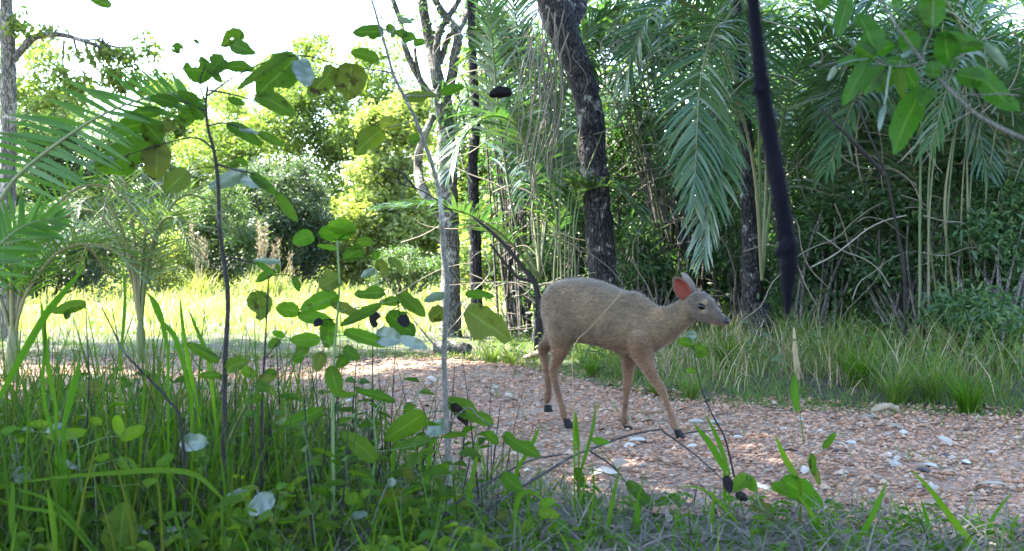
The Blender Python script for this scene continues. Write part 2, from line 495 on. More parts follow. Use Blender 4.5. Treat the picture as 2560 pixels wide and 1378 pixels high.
def grass(name, x, y, hmin, hmax, w, mat, label, seg=3, curl=(.2, 1.6), parent=None, hscale=None):
    n = len(x)
    h = rng.uniform(hmin, hmax, n) * (rng.uniform(.5, 1, n))
    if hscale is not None: h = h * hscale(x, y)
    P = np.stack([x, y, ground_z(x, y) - .005], 1)
    V, F, st = blades(P, rng.uniform(0, 6.283, n), h, rng.uniform(w * .6, w * 1.3, n), rng.uniform(.02, .5, n), rng.uniform(*curl, n), seg)
    return link(name, mesh(name, V, F, st), mat, parent=parent, kind='stuff', label=label)

# verge beyond the path
def verge_d(x, y):
    b = y - path_far(x)
    return smooth(-.12, .35, b + .15 * patchy(x, y, 2)) * (.35 + .65 * smooth(.3, .6, patchy(x, y, 1.7)))
x, y = scatter(90000, -5, 5.4, 4.8, 12.5, verge_d)
keep = rng.uniform(size=len(x)) < np.clip(1.5 - y / 12, .3, 1)
x, y = x[keep], y[keep]
grass('verge_grass', x, y, .07, .26, .007, M['verge'], 'mixed green and straw grass on the verge behind the deer', 3, (.3, 2.2),
      hscale=lambda x, y: .35 + 1.0 * smooth(.1, 1.1, y - path_far(x)) * smooth(-.6, 1.2, x) + .9 * smooth(1.5, 2.2, x) * smooth(.1, .6, y - path_far(x)))
x, y = scatter(60000, -2, 4.5, 4.8, 9.5, lambda x, y: smooth(-.15, .1, y - path_far(x)) * smooth(.75, .35, y - path_far(x)) * (.25 + .75 * patchy(x, y, 2.1, 1)))
grass('verge_turf', x, y, .03, .10, .006, M['verge'], 'short turf along the far edge of the gravel', 3, (.3, 1.8))
x, y = scatter(5500, .8, 5, 5.4, 9, lambda x, y: smooth(.25, .9, y - path_far(x)))
grass('verge_straw', x, y, .15, .5, .005, M['straw'], 'dry straw stalks tangled in the verge grass', 3, (.4, 2.4))
# the sunlit clearing
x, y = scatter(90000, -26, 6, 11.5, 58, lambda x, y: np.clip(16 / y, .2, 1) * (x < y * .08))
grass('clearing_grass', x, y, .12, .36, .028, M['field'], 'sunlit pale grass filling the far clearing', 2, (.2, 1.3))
# sparse tufts on the path and short grass at its near edge
x, y = on_path(5200, .04)
k = (patchy(x, y, 1.3, 2) > .72) | (rng.uniform(size=len(x)) < .05)
grass('path_grass', x[k], y[k], .03, .11, .005, M['verge'], 'short sparse grass sprouting through the gravel', 3)
x, y = scatter(15000, -2.2, 2.2, 2.2, 5.0, lambda x, y: (1 - .35 * smooth(-.75, -.2, x)) * smooth(-.1, .5, path_near(x) - y + .35 * (patchy(x, y, 1.5) - .5)) * (.4 + .6 * patchy(x, y, 2.2)))
grass('near_grass', x, y, .06, .24, .007, M['blade'], 'green grass on the near edge of the path', 4, (.2, 1.9),
      hscale=lambda x, y: 1.25 - .55 * smooth(-.2, .5, x))
# dry thatch under the plants
x, y = scatter(9000, -1.8, 1.6, 2.3, 4.2, lambda x, y: smooth(-.1, .3, path_near(x) - y))
n = len(x)
P = np.stack([x, y, ground_z(x, y) + rng.uniform(.0, .05, n)], 1)
V, F, st = blades(P, rng.uniform(0, 6.283, n), rng.uniform(.06, .22, n), rng.uniform(.0025, .005, n), rng.uniform(.9, 1.7, n), rng.uniform(0, .6, n), 3)
M['thatch'] = plain_mat('dry_thatch', [(.045, .04, .038), (.085, .075, .065), (.14, .12, .10)], .8)
link('dry_thatch', mesh('dry_thatch', V, F, st), M['thatch'], kind='stuff', label='dry greyish thatch of dead grass under the plants')
# dense stand of tall grass along the left
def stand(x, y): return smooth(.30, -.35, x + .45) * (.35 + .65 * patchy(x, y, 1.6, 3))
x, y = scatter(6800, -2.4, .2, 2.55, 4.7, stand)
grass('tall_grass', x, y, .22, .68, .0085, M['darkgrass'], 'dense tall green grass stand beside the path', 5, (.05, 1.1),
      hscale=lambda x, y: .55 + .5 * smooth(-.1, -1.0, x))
x, y = scatter(1500, -2.2, .25, 2.7, 4.5, lambda x, y: stand(x - .25, y))
grass('tall_grass_stalks', x, y, .25, .7, .005, M['stem'], 'dark dry stalks standing in the tall grass', 4, (.0, .35))

# small leaf litter
M['litter'] = plain_mat('fallen_leaf', [(.07, .045, .028), (.14, .10, .065), (.24, .19, .14), (.36, .31, .26)], .65, nscale=20)
x, y = scatter(16000, -4.5, 4.5, 2.2, 10.5, lambda x, y: .12 + .88 * smooth(.35, -.1, np.minimum(np.abs(y - path_far(x)), np.abs(y - path_near(x) + .3)) - .35))
n = len(x); P = np.stack([x, y, ground_z(x, y) + .012], 1)
ax = rand_dir(n, .12); nor = rand_dir(n) * .35 + (0, 0, 1)
ln = rng.gamma(5, .006, n)
link('leaf_litter', mesh('leaf_litter', *leaves4(P, ax, nor, ln, ln * .45, .3)), M['litter'], kind='stuff', label='small brown leaf litter along both edges of the path')

# ---------------------------------------------------------------- trees and bushes
def clumps(center, rad, k, n, sig, shell=.55):
    """n leaf positions in k clumps spread over an ellipsoid; returns positions and clump centres"""
    d = rand_dir(k); r = (shell + (1 - shell) * rng.uniform(size=(k, 1))) * rng.uniform(.55, 1.02, (k, 1))
    cc = np.asarray(center) + d * r * np.asarray(rad)
    i = rng.integers(0, k, n)
    p = cc[i] + rng.normal(size=(n, 3)) * sig * np.asarray(rad).mean() * np.array([1, 1, .75])
    return p, cc

def leafage(p, L, Wr=.5, six=False, hang=0.0):
    n = len(p)
    ax = rand_dir(n, .7); ax[:, 2] -= hang
    nor = rand_dir(n) * .8 + np.array((0, 0, .9))
    ln = L * rng.uniform(.6, 1.3, n)
    return (leaves6 if six else leaves4)(p, ax, nor, ln, ln * Wr)

def make_tree(name, label, category, trunk, radii, blobs, nleaf, L, lm, bm, group=None, k=8, six=False, sig=.16, per=26, hang=.2, limbs=True, Wr=.5, nseg=None, rough=.06):
    base = np.asarray(trunk[0], float)
    root = thing(name, label, category, tuple(base), group)
    tb = Bag()
    T = resample(trunk, nseg or max(12, len(trunk) * 6))
    tube(tb, trunk, radii, k, len(T), rough)
    lv = Bag()
    vol = np.array([np.prod(b[1]) ** (2 / 3) for b in blobs]); vol = vol / vol.sum()
    for (c, r), w in zip(blobs, vol):
        c = np.asarray(c, float); r = np.asarray(r, float)
        m = max(20, int(nleaf * w)); kk = max(4, int(per * r.mean() ** .6))
        p, cc = clumps(c, r, kk, m, sig)
        lv.add(*leafage(p, L, Wr, six, hang))
        if limbs:
            hi = T[len(T) // 3:] if limbs == 'high' else T[len(T) // 5:]
            s = hi[np.argmin(np.linalg.norm(hi - (c - np.array((0, 0, r[2] * .9))), axis=1))]
            rr = float(np.mean(radii)) * .5
            mid = (s + c) / 2 + rng.normal(size=3) * .12 * r.mean()
            tube(tb, [s, mid, c], [rr, rr * .7, rr * .35], 5, 9)
            for q in cc[:14]:
                tube(tb, [c * .6 + mid * .4, (c + q) / 2 + rng.normal(size=3) * .08 * r.mean(), q], [rr * .4, rr * .25, rr * .08], 4, 6, cap=False)
    link('trunk', tb.mesh('trunk', base), bm, parent=root)
    link('crown', lv.mesh('crown', base), lm, parent=root)
    return root

def blob_px(px, py, d, rx, ry, rd):
    """an ellipsoid given by its place and half-size in photograph pixels at depth d, rd metres deep"""
    c = at(px, py, d)
    return (c, (rx / FPX * d, rd, ry / FPX * d))

def stand_on(px, d):
    x = (px - CX) / FPX * d
    return np.array((x, d, gz(x, d)))

# --- main dark tree behind the deer
D = 9.6
tr = [stand_on(1512, D) - (0, 0, .06)] + [at(a, b, D) for a, b in ((1508, 760), (1503, 640), (1492, 500), (1480, 380), (1474, 280), (1452, 190), (1420, 110), (1395, 40))] + [at(1365, -120, D), at(1400, -420, D - .3), at(1380, -900, D - .6), at(1500, -1500, D - 1)]
rd = [.135, .118, .112, .108, .112, .108, .104, .112, .135, .12, .11, .09, .06]
bl = [((-.4, 8.6, 6.6), (2.3, 2.2, 1.1)), ((1.6, 8.9, 6.4), (2.0, 2.0, 1.1)), ((-.6, 6.6, 7.2), (2.2, 2.0, 1.0)), ((.2, 10.8, 6.2), (2.0, 1.6, 1.0))]
MAIN = make_tree('dark_barked_tree', 'dark cracked-bark tree with pale lichen patches rising behind the deer', 'tree', tr, rd, bl, 19000, .17, M['canopy'], M['bark_dark'], k=14, per=26, limbs='high', nseg=70, rough=.05, sig=.2)
fb = Bag()
tube(fb, [at(1405, 75, D), at(1440, 20, D + .1), at(1452, -60, D + .25), at(1500, -300, D + .6)], [.10, .085, .075, .05], 10, 14, .05)
link('limb', fb.mesh('limb', tr[0]), M['bark_dark'], parent=MAIN)

# --- pale mottled tree with several stems
D = 11.5
P1 = [stand_on(1128, D) - (0, 0, .06), at(1126, 640, D), at(1122, 500, D), at(1117, 380, D), at(1112, 280, D), at(1098, 215, D)]
PALE = thing('pale_mottled_tree', 'pale mottled many-stemmed tree wrapped in strap leaves beside the clearing', 'tree', tuple(P1[0]))
b = Bag()
tube(b, P1, [.10, .085, .085, .085, .085, .075], 12, 30, .06)
link('trunk', b.mesh('trunk', P1[0]), M['bark_pale'], parent=PALE)
for pts, r0 in (([(1098, 215), (1075, 110), (1058, 20), (1040, -120), (1020, -500)], .06), ([(1098, 215), (1092, 150), (1098, 80), (1130, 30), (1180, -60)], .04),
                ([(1112, 260), (1135, 160), (1142, 80), (1105, 30), (1068, -40)], .05), ([(1142, 80), (1165, 40), (1190, 0), (1230, -120)], .04),
                ([(1108, 270), (1050, 200), (1010, 110), (1000, 50), (960, -60)], .035), ([(1100, 160), (1118, 100), (1135, 70)], .03),
                ([(1120, 560), (1060, 480), (1044, 410), (1060, 340), (1085, 290)], .05), ([(1115, 40), (1090, 0), (1085, -80)], .03), ([(1062, 240), (1040, 150), (1038, 100)], .022)):
    b = Bag()
    tube(b, [at(a, c, D + .1 * math.sin(a)) for a, c in pts], np.linspace(r0, r0 * .6, len(pts)), 8, 18, .08)
    link('limb', b.mesh('limb', P1[0]), M['bark_pale'], parent=PALE)
lv = Bag()
for c, r, nl in (((-1.2, 9.6, 5.8), (1.9, 1.6, 1.0), 8000), ((-3.4, 8.8, 6.2), (2.0, 1.8, 1.0), 8000), ((-2.6, 7.2, 6.4), (2.2, 2.2, 1.0), 9000), ((-1.4, 5.2, 6.8), (2.2, 2.0, 1.0), 8000)):
    p, cc = clumps(c, r, 26, nl, .2)
    lv.add(*leafage(p, .16, .5, False, .2))
p, cc = clumps(at(1080, 40, D), (.55, .5, .25), 14, 260, .2)
lv.add(*leafage(p, .06))
link('crown', lv.mesh('crown', P1[0]), M['canopy'], parent=PALE)
b = Bag()
for c in ((-1.2, 9.6, 5.8), (-3.4, 8.8, 6.2), (-2.6, 7.2, 6.4), (-1.4, 5.2, 6.8)):
    tube(b, [at(1040, -120, D), (at(1040, -400, D) + np.array(c)) / 2, np.array(c)], [.05, .045, .02], 6, 12)
link('limb', b.mesh('limb', P1[0]), M['bark_pale'], parent=PALE)

# slim dark trunk beside it
D = 11.0
S0 = stand_on(1192, D) - (0, 0, .05)
SL = thing('slim_dark_tree', 'slim dark trunk standing beside the pale mottled tree', 'tree', tuple(S0))
b = Bag(); tube(b, [S0, at(1188, 640, D), at(1184, 500, D), at(1182, 400, D), at(1190, 300, D), at(1180, 100, D), at(1170, -200, D)], [.06, .055, .05, .045, .04, .035, .03], 9, 26, .08)
link('trunk', b.mesh('trunk', S0), M['bark_dark'], parent=SL)
lv = Bag(); p, cc = clumps(at(1175, -260, D), (.9, .9, .5), 14, 1500, .2); lv.add(*leafage(p, .12)); link('crown', lv.mesh('crown', S0), M['canopy'], parent=SL)

# trunk to the right of the deer
D = 9.2
S0 = stand_on(1882, D) - (0, 0, .05)
SR = thing('forked_root_tree', 'dark trunk with pale upper bark standing beyond the deer muzzle', 'tree', tuple(S0))
b = Bag(); tube(b, [S0, at(1880, 700, D), at(1876, 600, D), at(1868, 480, D), at(1864, 330, D), at(1850, 150, D), at(1838, -100, D), at(1850, -600, D)], [.085, .07, .065, .055, .05, .045, .04, .03], 10, 34, .08)
link('trunk', b.mesh('trunk', S0), M['bark_dark'], parent=SR)
lv = Bag()
for c, r, nl in (((2.0, 7.6, 5.4), (1.6, 1.6, .8), 2600),):
    p, cc = clumps(c, r, 22, nl, .2); lv.add(*leafage(p, .16))
link('crown', lv.mesh('crown', S0), M['canopy'], parent=SR)

# left-edge tree
D = 11.0
S0 = stand_on(20, D) - (0, 0, .05)
tr = [S0, at(18, 640, D), at(20, 420, D), at(22, 250, D), at(20, 120, D), at(16, 0, D), at(10, -200, D), at(30, -700, D)]
LT = make_tree('pale_edge_tree', 'slender pale-barked tree with a leafy side branch against the sky', 'tree', tr, [.085, .075, .07, .068, .062, .055, .05, .04],
          [((-4.4, 8.4, 5.4), (1.8, 1.8, .9)), ((-5.0, 6.4, 5.8), (2.2, 2.0, 1.0)), ((-4.2, 4.4, 6.0), (2.2, 2.0, 1.0)), ((-2.6, 3.2, 6.6), (2.0, 1.8, 1.0)), ((-5.6, 11.6, 5.8), (2.2, 1.6, .9))], 34000, .16, M['canopy'], M['bark_pale'], k=10, per=24, nseg=40, sig=.2, limbs=False)
b = Bag(); tube(b, [at(22, 160, D), at(60, 118, D), at(95, 90, D), at(160, 88, D), at(260, 120, D), at(330, 140, D)], [.04, .035, .03, .022, .015, .008], 7, 20, .08)
link('limb', b.mesh('limb', S0), M['bark_pale'], parent=LT)
b = Bag(); tube(b, [at(14, 120, D), at(0, 60, D), at(-20, 0, D), at(-200, -300, D - 1), (-4.6, 6.4, 5.6)], [.04, .035, .03, .03, .02], 7, 18)
link('limb', b.mesh('limb', S0), M['bark_pale'], parent=LT)
lv = Bag()
for px, py, rx, ry, nn in ((250, 130, 110, 45, 330), (310, 200, 80, 50, 420), (190, 200, 70, 55, 260), (40, 60, 60, 60, 160), (110, 80, 50, 30, 80), (360, 120, 60, 60, 120), (130, 260, 90, 50, 260), (400, 190, 40, 40, 60)):
    c, r = blob_px(px, py, D, rx, ry, .3); p, cc = clumps(c, r, 16, nn, .14, .3); lv.add(*leafage(p, .062, .5, True, .5))
    tb = None
link('foliage', lv.mesh('foliage', S0), M['far'], parent=LT)
b = Bag()
for px, py in ((250, 170), (300, 210), (200, 220), (360, 120), (390, 190), (150, 60), (300, 90)):
    tube(b, [at(px * .5 + 60, 100, D), at(px * .8, py * .6 + 45, D), at(px, py, D)], [.012, .008, .004], 4, 9, cap=False)
link('twigs', b.mesh('twigs', S0), M['bark_pale'], parent=LT, kind='stuff')

# --- trees and bushes round the clearing
def bush(name, label, category, px, d, blobs, nleaf, L, lm, bm=None, per=30, group=None, stems=3, six=False, sig=.15, skirt=.5, Wr=.52):
    base = stand_on(px, d) - (0, 0, .03)
    root = thing(name, label, category, tuple(base), group)
    lv, tb = Bag(), Bag()
    vol = np.array([np.prod(b[1]) ** (2 / 3) for b in blobs]); vol = vol / vol.sum()
    for (c, r), w in zip(blobs, vol):
        r = np.asarray(r); m = max(30, int(nleaf * w)); p, cc = clumps(c, r, max(5, int(per * r.mean() ** .5)), m, sig)
        p[:, 2] = np.maximum(p[:, 2], .04)
        if skirt and c[2] > .5:
            pl, _ = clumps((c[0], c[1] + .1, c[2] * .45), (r[0] * .95, r[1] * .8, c[2] * .5), max(8, int(per * r.mean() ** .5)), int(m * skirt), sig * 1.1)
            p = np.concatenate([p, pl]); p[:, 2] = np.maximum(p[:, 2], .04)
        lv.add(*leafage(p, L, Wr, six))
        for q in list(cc[:stems]) + [np.asarray(c)]:
            s = base + np.array((rng.normal() * .08, rng.normal() * .08, 0))
            mid = (s * .45 + q * .55) + rng.normal(size=3) * .12 * r.mean() - np.array((0, 0, .1 * r[2]))
            rr = .007 + .006 * r.mean()
            tube(tb, [s, mid, q], [rr * 1.6, rr, rr * .4], 5, 9, .05)
    link('stem', tb.mesh('stem', base), bm or M['bark_grey'], parent=root)
    link('foliage', lv.mesh('foliage', base), lm, parent=root)
    return root

QD = 1.65
def cblob(px, py, d, rx, ry, rd): return blob_px(px, py, d * QD, rx, ry, rd * 1.4)
def cbush(name, label, category, px, d, blobs, nleaf, L, lm, **kw): return bush(name, label, category, px, d * QD, blobs, int(nleaf * 1.5), L * 1.15, lm, **kw)
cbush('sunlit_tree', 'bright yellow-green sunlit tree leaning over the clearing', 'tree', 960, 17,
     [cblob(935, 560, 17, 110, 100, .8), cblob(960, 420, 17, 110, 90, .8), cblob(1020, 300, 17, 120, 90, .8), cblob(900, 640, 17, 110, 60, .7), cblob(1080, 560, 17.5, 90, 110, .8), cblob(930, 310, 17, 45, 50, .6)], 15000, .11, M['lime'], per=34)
cbush('dome_tree', 'rounded grey-green tree behind the clearing topped with fine twigs', 'tree', 770, 21,
     [cblob(790, 230, 21, 110, 90, 1.2), cblob(720, 330, 21, 120, 100, 1.2), cblob(850, 340, 21, 90, 90, 1.2), cblob(700, 190, 22, 60, 70, 1), cblob(790, 130, 22, 70, 40, .8)], 13000, .11, M['far'], per=30)
cbush('dark_thicket', 'dark twiggy thicket at the back of the sunlit clearing', 'bush', 740, 16.5,
     [cblob(745, 480, 16.5, 90, 90, .8), cblob(680, 570, 16.5, 90, 60, .8), cblob(790, 560, 16.5, 60, 60, .7), cblob(640, 470, 17, 80, 80, .8)], 13000, .075, M['bush_dark'], stems=9, per=34)
cbush('feathery_bush', 'pale green feathery bush between the thicket and the palm', 'bush', 520, 15,
     [cblob(560, 520, 15, 80, 80, .7), cblob(480, 560, 15, 80, 60, .7), cblob(600, 600, 15, 70, 45, .6)], 8000, .06, M['bush'], stems=6)
cbush('tall_pale_tree', 'tall pale leafy tree filling the sky gap behind the saplings', 'tree', 600, 24,
     [cblob(610, 330, 24, 100, 90, 1.4), cblob(520, 400, 24, 110, 90, 1.4), cblob(650, 420, 24, 90, 80, 1.2), cblob(560, 250, 25, 60, 55, 1.0)], 10000, .12, M['far'])
cbush('hedge_like_tree', 'mid green leafy tree behind the near palm frond', 'tree', 220, 16,
     [cblob(120, 330, 16, 120, 90, .9), cblob(230, 420, 16, 120, 90, .9), cblob(330, 360, 16, 100, 80, .9), cblob(90, 470, 16, 100, 80, .8), cblob(400, 460, 16.5, 80, 70, .8)], 15000, .085, M['bush'], stems=4)
cbush('low_shrub', 'low dark shrub under the slender pale-barked tree', 'bush', 120, 12.5,
     [cblob(90, 560, 12.5, 140, 70, .7), cblob(230, 600, 12.5, 110, 50, .6), cblob(20, 640, 12, 100, 50, .6)], 9000, .065, M['bush_dark'])
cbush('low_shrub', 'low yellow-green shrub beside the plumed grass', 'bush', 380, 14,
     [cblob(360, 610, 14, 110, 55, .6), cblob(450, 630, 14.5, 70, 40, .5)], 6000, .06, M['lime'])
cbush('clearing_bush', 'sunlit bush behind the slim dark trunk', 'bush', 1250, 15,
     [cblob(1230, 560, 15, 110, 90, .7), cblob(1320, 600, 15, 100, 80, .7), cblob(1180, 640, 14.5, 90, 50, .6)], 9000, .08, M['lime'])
cbush('twiggy_bush', 'low twiggy bush below the pale mottled tree', 'bush', 1010, 13,
     [cblob(1000, 660, 13, 80, 50, .5), cblob(1080, 680, 13, 60, 40, .5)], 3500, .05, M['bush'], stems=8)
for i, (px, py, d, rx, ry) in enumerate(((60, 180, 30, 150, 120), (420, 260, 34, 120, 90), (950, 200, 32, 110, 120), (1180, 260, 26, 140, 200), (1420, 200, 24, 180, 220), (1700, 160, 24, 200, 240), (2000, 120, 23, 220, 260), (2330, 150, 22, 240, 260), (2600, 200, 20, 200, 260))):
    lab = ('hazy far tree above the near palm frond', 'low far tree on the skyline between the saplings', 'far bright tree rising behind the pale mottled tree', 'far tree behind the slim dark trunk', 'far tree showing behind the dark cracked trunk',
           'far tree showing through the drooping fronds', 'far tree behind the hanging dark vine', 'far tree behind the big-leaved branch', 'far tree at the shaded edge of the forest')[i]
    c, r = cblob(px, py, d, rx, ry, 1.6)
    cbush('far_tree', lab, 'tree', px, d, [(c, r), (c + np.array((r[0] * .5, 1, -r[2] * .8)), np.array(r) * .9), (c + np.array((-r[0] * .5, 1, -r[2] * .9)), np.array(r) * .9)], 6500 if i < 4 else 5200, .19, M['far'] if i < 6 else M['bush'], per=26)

lv = Bag()
for px in range(-150, 1700, 130):
    d = rng.uniform(27, 33); c, r = cblob(px + rng.uniform(-40, 40), 520 + rng.uniform(-60, 60), d, 120, 130, 1.5)
    p, cc = clumps(c, r, 40, 2200, .14, .2); p[:, 2] = np.maximum(p[:, 2], .1); lv.add(*leafage(p, .32))
link('far_woodland', lv.mesh('far_woodland'), M['far'], kind='stuff', label='pale far woodland closing the back of the clearing')

S0 = np.array((1.75, .55, gz(1.75, .55) - .05))  # tree outside the view, added so its crown darkens the foreground
make_tree('unseen_shade_tree', 'unseen grey-barked tree added beside the camera to shade the near grass', 'tree',
          [S0, S0 + (.03, 0, 1.2), S0 + (-.1, .1, 2.4), S0 + (-.4, .2, 3.4), S0 + (-.9, .3, 4.4)], [.11, .10, .09, .08, .05],
          [((.4, 1.0, 4.0), (1.7, 1.7, .8)), ((-1.5, .6, 4.3), (1.9, 1.7, .8)), ((2.6, 1.4, 4.0), (1.7, 1.7, .8)), ((.3, -1.4, 3.8), (2.4, 1.6, .9)), ((-.6, 2.6, 4.6), (1.8, 1.2, .7))], 16000, .15, M['canopy'], M['bark_grey'], k=10, per=26)

# ---------------------------------------------------------------- palms
def leaflet_strips(P, D0, N, L, W, droop, seg=4):
    n = len(P); p = P.copy(); rows = []
    L = np.broadcast_to(L, (n,)); W = np.broadcast_to(W, (n,)); droop = np.broadcast_to(droop, (n,))
    for i in range(seg + 1):
        t = i / seg
        d = norm(D0 + np.array((0, 0, -1.)) * (droop * t ** 1.2)[:, None])
        s = norm(np.cross(d, N))
        w = W * .5 * (np.sin(math.pi * min(.12 + .88 * t, 1) ** .75) ** .6 if t < 1 else .04) + W * .02
        rows += [p - s * w[:, None], p + s * w[:, None]]
        p = p + d * (L / seg)[:, None]
    V = np.stack(rows, 1); m = 2 * (seg + 1)
    F = (np.arange(n)[:, None, None] * m + np.arange(seg)[None, :, None] * 2 + np.array([[[0, 1, 3, 2]]]))
    t = np.repeat(np.linspace(0, 1, seg + 1), 2); u = np.tile([-1, 1], seg + 1)
    return V, F, np.stack([u, t], 1)

def frond(parent, off, pts, n, L, W, mat, droop=.8, single=False, r0=.012, fwd=.55, fwds=None, start=.1, keel=.25, up=(0, 0, 1)):
    P = resample(pts, 60)
    T = norm(np.gradient(P, axis=0))
    upv = np.asarray(up, float)
    side = norm(np.cross(T, upv + .05)); nor = norm(np.cross(side, T))
    b = Bag(); tube(b, P, np.linspace(r0, r0 * .25, 60), 6, None)
    fr = link('frond', b.mesh('frond', off), M['rachis'], parent=parent)
    s = np.linspace(start, .995, n)
    i = s * 59; i0 = np.minimum(i.astype(int), 58); f = (i - i0)[:, None]
    out = []
    for sg in (-1, 1):
        q = P[i0] * (1 - f) + P[i0 + 1] * f
        d = norm(side[i0] * sg * (1 - .5 * s[:, None] ** 2) + T[i0] * ((fwd if fwds is None else fwds[(sg + 1) // 2]) + .5 * s[:, None] ** 3) + nor[i0] * keel + rng.normal(size=(n, 3)) * .09)
        ln = L * np.sin(math.pi * (.14 + .80 * s)) ** .7 * rng.uniform(.82, 1.1, n)
        N = norm(nor[i0] + rng.normal(size=(n, 3)) * .25)
        V, F, st = leaflet_strips(q, d, N, ln, W * rng.uniform(.8, 1.15, n), droop * rng.uniform(.6, 1.4, n), 5 if single else 4)
        out.append((V, F, st))
    if single:
        for V, F, st in out:
            for k in range(len(V)):
                o = q0 = V[k, 0]
                me = mesh('leaflet', V[k] - q0, F[0].reshape(-1, 4) - F[0].min(), st)
                lf = link('leaflet', me, mat, parent=fr); lf.location = q0 - np.asarray(off)
    else:
        V = np.concatenate([o[0] for o in out]); m = V.shape[1]
        F = np.concatenate([out[0][1], out[1][1] + len(out[0][0]) * m]).reshape(-1, 4)
        st = np.tile(out[0][2], (len(V), 1))
        link('leaflets', mesh('leaflets', V.reshape(-1, 3) - np.asarray(off), F, st), mat, parent=fr, kind='stuff')
    return fr

def palm(name, label, px, d, fronds, n, L, W, mat, droop=.8, group=None, trunk=None, **kw):
    base = stand_on(px, d)
    root = thing(name, label, 'palm', tuple(base), group)
    for f in fronds:
        pts = [at(a, b, dd) for a, b, dd in f]
        frond(root, base, pts, n, L, W, mat, droop, **kw)
    b = Bag()
    tube(b, [base - (0, 0, .05), base + (0, 0, .18), base + (0, 0, trunk or .32)], [.08, .085, .05], 9, 8, .12)
    link('base', b.mesh('base', base), M['bark_dark'], parent=root)
    return root

def wild_fronds(px, d, k, reach, height, seed):
    """fronds that rise from a palm's base and arch out on all sides"""
    r = np.random.default_rng(seed); out = []
    for i in range(k):
        a = i * 2.4 + r.uniform(-.3, .3); R = reach * r.uniform(.7, 1.1); H = height * r.uniform(.65, 1.1)
        base = stand_on(px, d) + np.array((0, 0, .25))
        v = np.array((math.cos(a), .75 * math.sin(a), 0))
        pts = [base, base + v * R * .12 + np.array((0, 0, H * .5)), base + v * R * .4 + np.array((0, 0, H * .92)), base + v * R * .75 + np.array((0, 0, H * .95)), base + v * R * 1.05 + np.array((0, 0, H * .62))]
        out.append(pts)
    return out

def wild_palm(label, px, d, k, reach, height, seed, n=54, L=.52, W=.020, mat=None, droop=.9, br=.12):
    base = stand_on(px, d)
    root = thing('palm', label, 'palm', tuple(base), None)
    for pts in wild_fronds(px, d, k, reach, height, seed):
        frond(root, base, pts, n, L, W, mat or M['palm'], droop, start=.22, r0=.014)
    b = Bag(); tube(b, [base - (0, 0, .05), base + (0, 0, .2), base + (0, 0, .4 if br > .1 else .34)], [br, br, br * .5], 9, 8, .12)
    link('base', b.mesh('base', base), M['bark_dark'] if br > .1 else M['rachis'], parent=root)
    return root

palm('palm', 'palm with a big frond drooping between the two dark trunks', 1905, 8.6,
     [[(1905, 700, 8.7), (1915, 350, 8.8), (1880, 120, 8.6), (1800, 60, 8.2), (1755, 180, 8.0), (1742, 340, 7.9), (1735, 520, 7.85)],
      [(1905, 700, 8.7), (1880, 400, 8.9), (1800, 100, 9), (1690, 0, 8.8), (1600, 80, 8.5), (1560, 220, 8.4)],
      [(1905, 700, 8.7), (1940, 400, 8.6), (1990, 180, 8.3), (2080, 90, 8.0), (2170, 160, 7.8), (2230, 300, 7.7)],
      [(1905, 700, 8.7), (1885, 420, 8.5), (1830, 230, 8.2), (1790, 300, 8.0), (1775, 450, 7.9), (1760, 640, 7.85)],
      [(1905, 700, 8.7), (1900, 450, 8.9), (1890, 150, 9.2), (1860, -60, 9.3), (1780, -140, 9.3), (1700, -80, 9.2)]],
     66, .48, .018, M['palm'], .85, r0=.012, start=.3)
palm('palm', 'palm with tall feathered fronds between the pale tree and the dark trunk', 1360, 9.9,
     [[(1350, 700, 9.9), (1290, 560, 9.9), (1262, 400, 9.9), (1245, 260, 9.8), (1232, 120, 9.7), (1222, -60, 9.5)],
      [(1350, 700, 9.9), (1370, 520, 10), (1392, 350, 10.1), (1420, 200, 10.1), (1470, 80, 10), (1540, 20, 9.9)],
      [(1350, 700, 9.9), (1340, 480, 9.8), (1300, 330, 9.6), (1230, 290, 9.4), (1160, 340, 9.3), (1120, 440, 9.2)],
      [(1350, 700, 9.9), (1365, 450, 10.2), (1350, 250, 10.3), (1300, 120, 10.4), (1230, 90, 10.4), (1160, 150, 10.4)],
      [(1350, 700, 9.9), (1400, 560, 9.7), (1460, 480, 9.5), (1540, 470, 9.3), (1600, 540, 9.2)],
      [(1350, 700, 9.9), (1330, 500, 10.2), (1310, 250, 10.4), (1290, 50, 10.4), (1260, -120, 10.2)],
      [(1350, 700, 9.9), (1270, 600, 9.7), (1180, 540, 9.5), (1080, 515, 9.3), (960, 520, 9.1)]],
     52, .42, .022, M['palm'], .7, r0=.013, start=.22)
wild_palm('broad palm in deep shade behind the hanging dark vine', 2080, 9.6, 9, 1.7, 2.4, 3)
wild_palm('palm in deep shade below the big-leaved branch', 2330, 8.8, 9, 1.6, 2.3, 5)
wild_palm('palm at the shaded edge of the forest beside the grass mound', 2560, 8.2, 9, 1.6, 2.2, 8)
wild_palm('palm behind the drooping frond and the cracked trunk', 1680, 11.2, 9, 1.9, 2.9, 11)
wild_palm('tall palm deep in the forest above the mound', 2250, 12.0, 9, 2.0, 3.2, 14)
wild_palm('slight palm behind the deer rump', 1440, 11.8, 8, 1.6, 2.4, 21)
wild_palm('small palm among the bushes behind the near frond', 350, 8.6, 8, .8, 1.0, 31, 34, .36, .010, M['bush'], .3, .03)
wild_palm('low palm under the near frond at the grass stand', 30, 7.4, 7, .9, .9, 33, 34, .36, .013, M['palm_near'], .4, .04)

